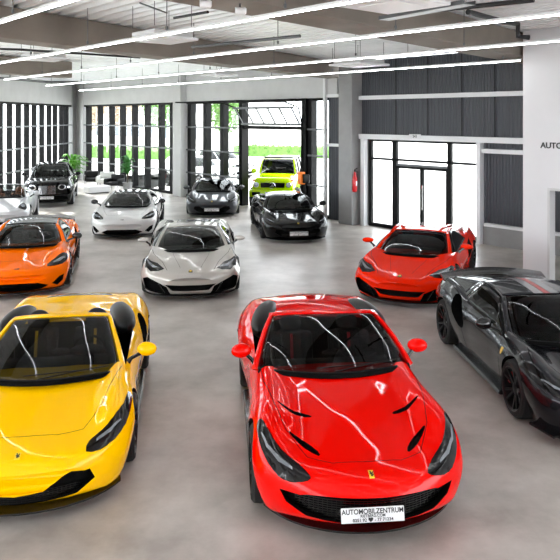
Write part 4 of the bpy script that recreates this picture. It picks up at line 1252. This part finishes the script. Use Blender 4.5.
# ---------------------------------------------------------------- outdoors
def hedge(nm, p0, p1, w, h, label):
    p0, p1 = Vector(p0), Vector(p1); L_ = (p1-p0).length; d = (p1-p0).normalized(); s = Vector((-d.y, d.x, 0)); rg = random.Random(3)
    bm = bmesh.new()
    for i in range(int(L_*60)):
        t = rg.random()*L_; a = rg.uniform(-1, 1)*w/2; z = h*rg.random()**.5
        c = p0+d*t+s*a+Vector((0, 0, z-.16)); q = .12
        n1 = Vector((rg.uniform(-1, 1), rg.uniform(-1, 1), rg.uniform(-1, 1))).normalized(); n2 = n1.orthogonal().normalized()
        bm.faces.new([bm.verts.new(c+n1*q), bm.verts.new(c+n2*q), bm.verts.new(c-n1*q), bm.verts.new(c-n2*q)])
    vs = [p0-s*w*.4, p1-s*w*.4, p1+s*w*.4, p0+s*w*.4]
    lo = [bm.verts.new(v+Vector((0, 0, -.16))) for v in vs]; hi = [bm.verts.new(v+Vector((0, 0, h-.26))) for v in vs]
    bm.faces.new(hi)
    for i in range(4): bm.faces.new([lo[i], lo[(i+1) % 4], hi[(i+1) % 4], hi[i]])
    o = finish(nm, bm, M['hedge'], smooth=False, recalc=False); tag(o, label, 'hedge'); return o
def ray(x, d): return Vector(((x-280)/F*d, d, 0))
hedge('hedge', ray(70, 64), ray(176, 60), 1.2, 1.1, 'trimmed green hedge outside the window behind the grey planter')
hedge('hedge', ray(236, 66), ray(330, 62), 1.2, 1.1, 'trimmed green hedge outside beyond the open garage door')
hedge('hedge', lp(-2, 9), lp(34, 9), 1.5, 1.3, 'long green hedge outside the left window wall')
def tree(loc, h, mat, label, seed):
    rg = random.Random(seed); r = empty('tree', loc, 0, label, 'tree', 'trees outdoors')
    bm = bmesh.new(); tube(bm, [(0, 0, 0), (.05, 0, h*.4), (0, .08, h*.8)], .1, 8, radii=[.13, .09, .03])
    for i in range(7):
        a = rg.uniform(0, 6.28); z = h*rg.uniform(.35, .7); tube(bm, [(0, 0, z), (math.cos(a)*h*.16, math.sin(a)*h*.16, z+h*.15)], .03, 6, radii=[.045, .015])
    finish('trunk', bm, M['bark'], r)
    bm = bmesh.new()
    for i in range(1500):
        v = Vector((rg.gauss(0, 1), rg.gauss(0, 1), rg.gauss(0, 1))).normalized()*rg.random()**.4
        c = Vector((v.x*h*.27, v.y*h*.27, h*.66+v.z*h*.33)); q = .13
        n1 = Vector((rg.uniform(-1, 1), rg.uniform(-1, 1), rg.uniform(-1, 1))).normalized(); n2 = n1.orthogonal().normalized()
        bm.faces.new([bm.verts.new(c+n1*q), bm.verts.new(c+n2*q), bm.verts.new(c-n1*q), bm.verts.new(c-n2*q)])
    finish('crown', bm, M[mat], r, smooth=False, recalc=False)
for i, (q, h, m_, lb) in enumerate([(ray(88, 68), 7, 'autumn', 'pale autumn tree outside the corner window, leftmost'), (ray(122, 75), 8, 'autumn', 'pale autumn tree outside behind the grey planter'),
        (ray(162, 66), 7.5, 'hedge', 'light green tree outside the right end of the corner window'), (ray(226, 62), 7, 'hedge', 'light green tree outside the windows left of the garage door'),
        (lp(5, 12), 7, 'autumn', 'autumn tree outside the left window wall, nearest the corner'), (lp(12, 13), 7.5, 'hedge', 'green tree outside the left window wall')]):
    q.z = -.16; tree(q, h, m_, lb, i+5)
# far pale building
b = empty('office_building', Vector((-22, 92, -.16)), FW[1], 'pale office building far outside behind the trees', 'building')
bm = bmesh.new(); box(bm, -14, 20, 0, 12, 0, 13); finish('facade', bm, M['facade'], b, smooth=False)
for fl in range(4):
    for k in range(11):
        bm = bmesh.new(); x = -12.5+k*3; box(bm, x, x+1.5, -.05*1, .05, 1.2+fl*3.1, 2.9+fl*3.1); finish('window', bm, M['fglass'], b, smooth=False)
# ---------------------------------------------------------------- cars
pm_red = paint('paint_red', (226, 3, 0)); pm_yel = paint('paint_yellow', (253, 192, 0)); pm_org = paint('paint_orange', (248, 108, 0))
pm_grey = paint('paint_dark_grey', (40, 41, 45), .7, .24); pm_sil = paint('paint_silver_beige', (186, 182, 176), .55, .3)
pm_lred = paint('paint_orange_red', (236, 32, 0)); pm_wht = paint('paint_pearl_white', (205, 205, 204), .25, .3)
pm_dk = paint('paint_graphite', (66, 67, 70), .6, .3); pm_blk = paint('paint_black', (10, 10, 11), .2, .25)
pm_lime = paint('paint_lime', (146, 180, 4)); pm_ws = paint('paint_white_silver', (200, 201, 204), .4, .3)
R_ = math.radians
S = _cp.deepcopy({k: v for k, v in GT.items() if k not in ('meshes', 'patches')}); S['meshes'] = GT['meshes']; S['patches'] = GT['patches']
pass
make_car('grand_tourer', 'glossy red open-top sports car in the foreground with a white licence plate', (.56, 7.85, 0), R_(5.2), S, pm_red)
S = ferrari_mid(int=dict(dash=1.62, seat=2.66, stripe='yeltrim')); S['cabin'] = dict(open=True, ws=3, roof=4, up=.94, sideglass=False, nodes=[
  (1.56, .84, .78, .06, .38, 1.58, .86, .78), (1.85, .755, .93, .06, .28, 1.9, .86, .84), (2.15, .665, 1.06, .055, .18, 2.2, .86, .84), (2.40, .59, 1.15, .05, .12, 2.5, .82, .88), (2.48, .565, 1.16, .05, .11, 2.5, .82, .88)])
rw = [list(r) for r in MIDROWS]
for r in rw:
    if 3.0 <= r[0] <= 4.0: r[8] += .08; r[9] += .11
S['rows'] = [tuple(r) for r in rw]; S['cavity'] = (1.62, 2.9, .83, .34)
S['patches'] = S['patches'] + [('engine_window', 'T', [(-.46, 3.92), (.46, 3.92), (.40, 4.05), (-.40, 4.05)], .004, 'gblack', False)]
S['meshes'] = S['meshes'] + [('rear_fairing', fairing(.66, 3.08, .92, .165, .48, .18, 13), 'black')]
make_car('open_sports_car', 'glossy yellow open-top sports car in the left foreground with black slanting headlamps', (-2.65, 8.2, 0), R_(8.3), S, pm_yel)
# dark grey coupe with twin stripes
S = ferrari_mid(mirrormat=M['gblack'])
stripe = paint('paint_stripe_light', (150, 150, 152), .5, .3)
S['patches'] = S['patches'] + [('fender_shield', 'S', sh(1.52, .66, .06, .075), .004, 'badge', True, .004)]
S['patches'] += [('racing_stripe', 'T', [(x0, .18), (x0+.13, .18), (x0+.13, 1.30), (x0, 1.30)], .0015, stripe, True, .002) for x0 in (.05,)]
def roof_stripes(bm):
    C = Cabin(MIDCAB['nodes'])
    for s in (1, -1):
        V = grid(bm, [[tuple(a+b for a, b in zip(C.top(t, s*u), (0, 0, .004))) for u in (.08, .18, .30)] for t in fr(2, 4, 14)])
def roof_red(bm):
    C = Cabin(MIDCAB['nodes']); grid(bm, [[tuple(a+b for a, b in zip(C.top(t, u), (0, 0, .0045))) for u in (-.07, 0, .07)] for t in fr(2, 4, 14)])
def spoiler(bm):
    rows = []
    for u in fr(-1, 1, 20):
        x = u*.86; y = 4.42-.18*u*u; z = 1.04-.05*u*u
        rows.append([(x, y-.22, z-.05), (x, y, z+.02), (x, y+.02, z+.015), (x, y+.01, z-.02), (x, y-.2, z-.075)])
    V = grid(bm, rows); bm.faces.new(V[0]); bm.faces.new(V[-1])
S['meshes'] = S['meshes'] + [('roof_stripe', roof_stripes, stripe), ('roof_stripe', roof_red, 'caliper'), ('rear_spoiler', spoiler, 'carbon'),
   ('bumper_fin', bars([((.80, .30, .14), (.93, .62, .16)), ((-.80, .30, .14), (-.93, .62, .16))], .12, .02), 'carbon')]
make_car('coupe', 'dark grey coupe with pale roof stripes at the right edge', (3.66, 9.40, 0), R_(4.1), S, pm_grey)
# orange coupe, black roof
S = MCL(); S['cabin']['roofmat'] = M['carbon']; S['mirrormat'] = M['gblack']; S['int'] = dict(dash=1.62, seat=2.66)
S['meshes'] = S['meshes'] + [('rear_spoiler', spoiler, 'carbon')]
make_car('coupe', 'orange coupe with black roof and lamps at the left, behind the yellow car', (-5.72, 15.6, 0), R_(13), S, pm_org)
S = LAMBO(); make_car('coupe', 'silver beige wedge-shaped coupe in the centre facing the camera', (-2.0, 15.5, 0), R_(6.5), S, pm_sil)
S = LAMBO(); make_car('coupe', 'orange-red wedge-shaped coupe turned aside in front of the glass entrance', (3.1, 14.95, 0), R_(-21.8), S, pm_lred)
S = MCL(); S['mirrormat'] = M['gblack']; S['cabin']['roofmat'] = M['gblack']
make_car('coupe', 'pearl white coupe with black roof in front of the rear window', (-4.87, 22.1, 0), R_(6), S, pm_wht)
S = ferrari_mid(plate=(0, -.02, .30, 5)); make_car('coupe', 'graphite coupe with a white plate beside the pale column', (-2.55, 26.5, 0), R_(3), S, pm_dk)
S = ferrari_mid(plate=(0, -.02, .30, 5)); make_car('coupe', 'black coupe with a white plate in front of the garage door', (.22, 21.5, 0), R_(8), S, pm_blk)
S = _cp.copy(SUV); S['plate'] = (0, -.02, .40, 0)
suv = make_car('luxury_suv', 'large black luxury car with oval mesh grille near the left corner', (-9.85, 29.4, 0), R_(14), S, pm_blk)  # built as a tall luxury SUV
S = _cp.copy(PORSCHE); make_car('convertible', 'silver white convertible with tan seats at the left edge behind the orange car', (-9.45, 23.5, 0), R_(15), S, pm_ws)
S = _cp.copy(GW); S['meshes'] = S['meshes'] + [('bumper', g_bumper, pm_lime)]
gp_ = wp(aof(274), -.6); make_car('off_roader', 'lime green boxy off-roader standing in the open garage doorway', (-.02, 28.5, 0), R_(-7), S, pm_lime)
S = _cp.copy(SUV); S['plate'] = None
q = Vector((-4.3, 35.2, 0)); make_car('parked_car', 'white car parked outside just behind the graphite coupe', (q.x, q.y, -.02), FW[1]+PI/2, S, paint('paint_white', (225, 225, 226), .0, .3))
q = Vector((-3.6, 41.5, 0)); make_car('parked_car', 'silver car parked outside, farther from the window', (q.x, q.y, -.02), FW[1]+PI/2, _cp.copy(S), paint('paint_silver', (180, 182, 184), .4, .3))
# ---------------------------------------------------------------- light
w = bpy.data.worlds.new('world'); SC.world = w; w.use_nodes = True; nt = w.node_tree
bg = nt.nodes['Background']; bg.inputs['Color'].default_value = (.93, .96, 1, 1); bg.inputs['Strength'].default_value = 3.2
sun = bpy.data.lights.new('sun', 'SUN'); sun.energy = 8; sun.angle = R_(.6); sun.color = (1, .97, .92)
so = bpy.data.objects.new('sun', sun); COL.objects.link(so)
so.rotation_euler = Vector((-.56, .62, .50)).to_track_quat('Z', 'Y').to_euler()
vs = SC.view_settings; SC.display_settings.display_device = 'sRGB'; vs.view_transform = 'Standard'; vs.look = 'None'; vs.exposure = 1.38; vs.gamma = 1; vs.use_curve_mapping = False
SC.cycles.use_denoising = True; SC.cycles.max_bounces = 8; SC.cycles.transparent_max_bounces = 16
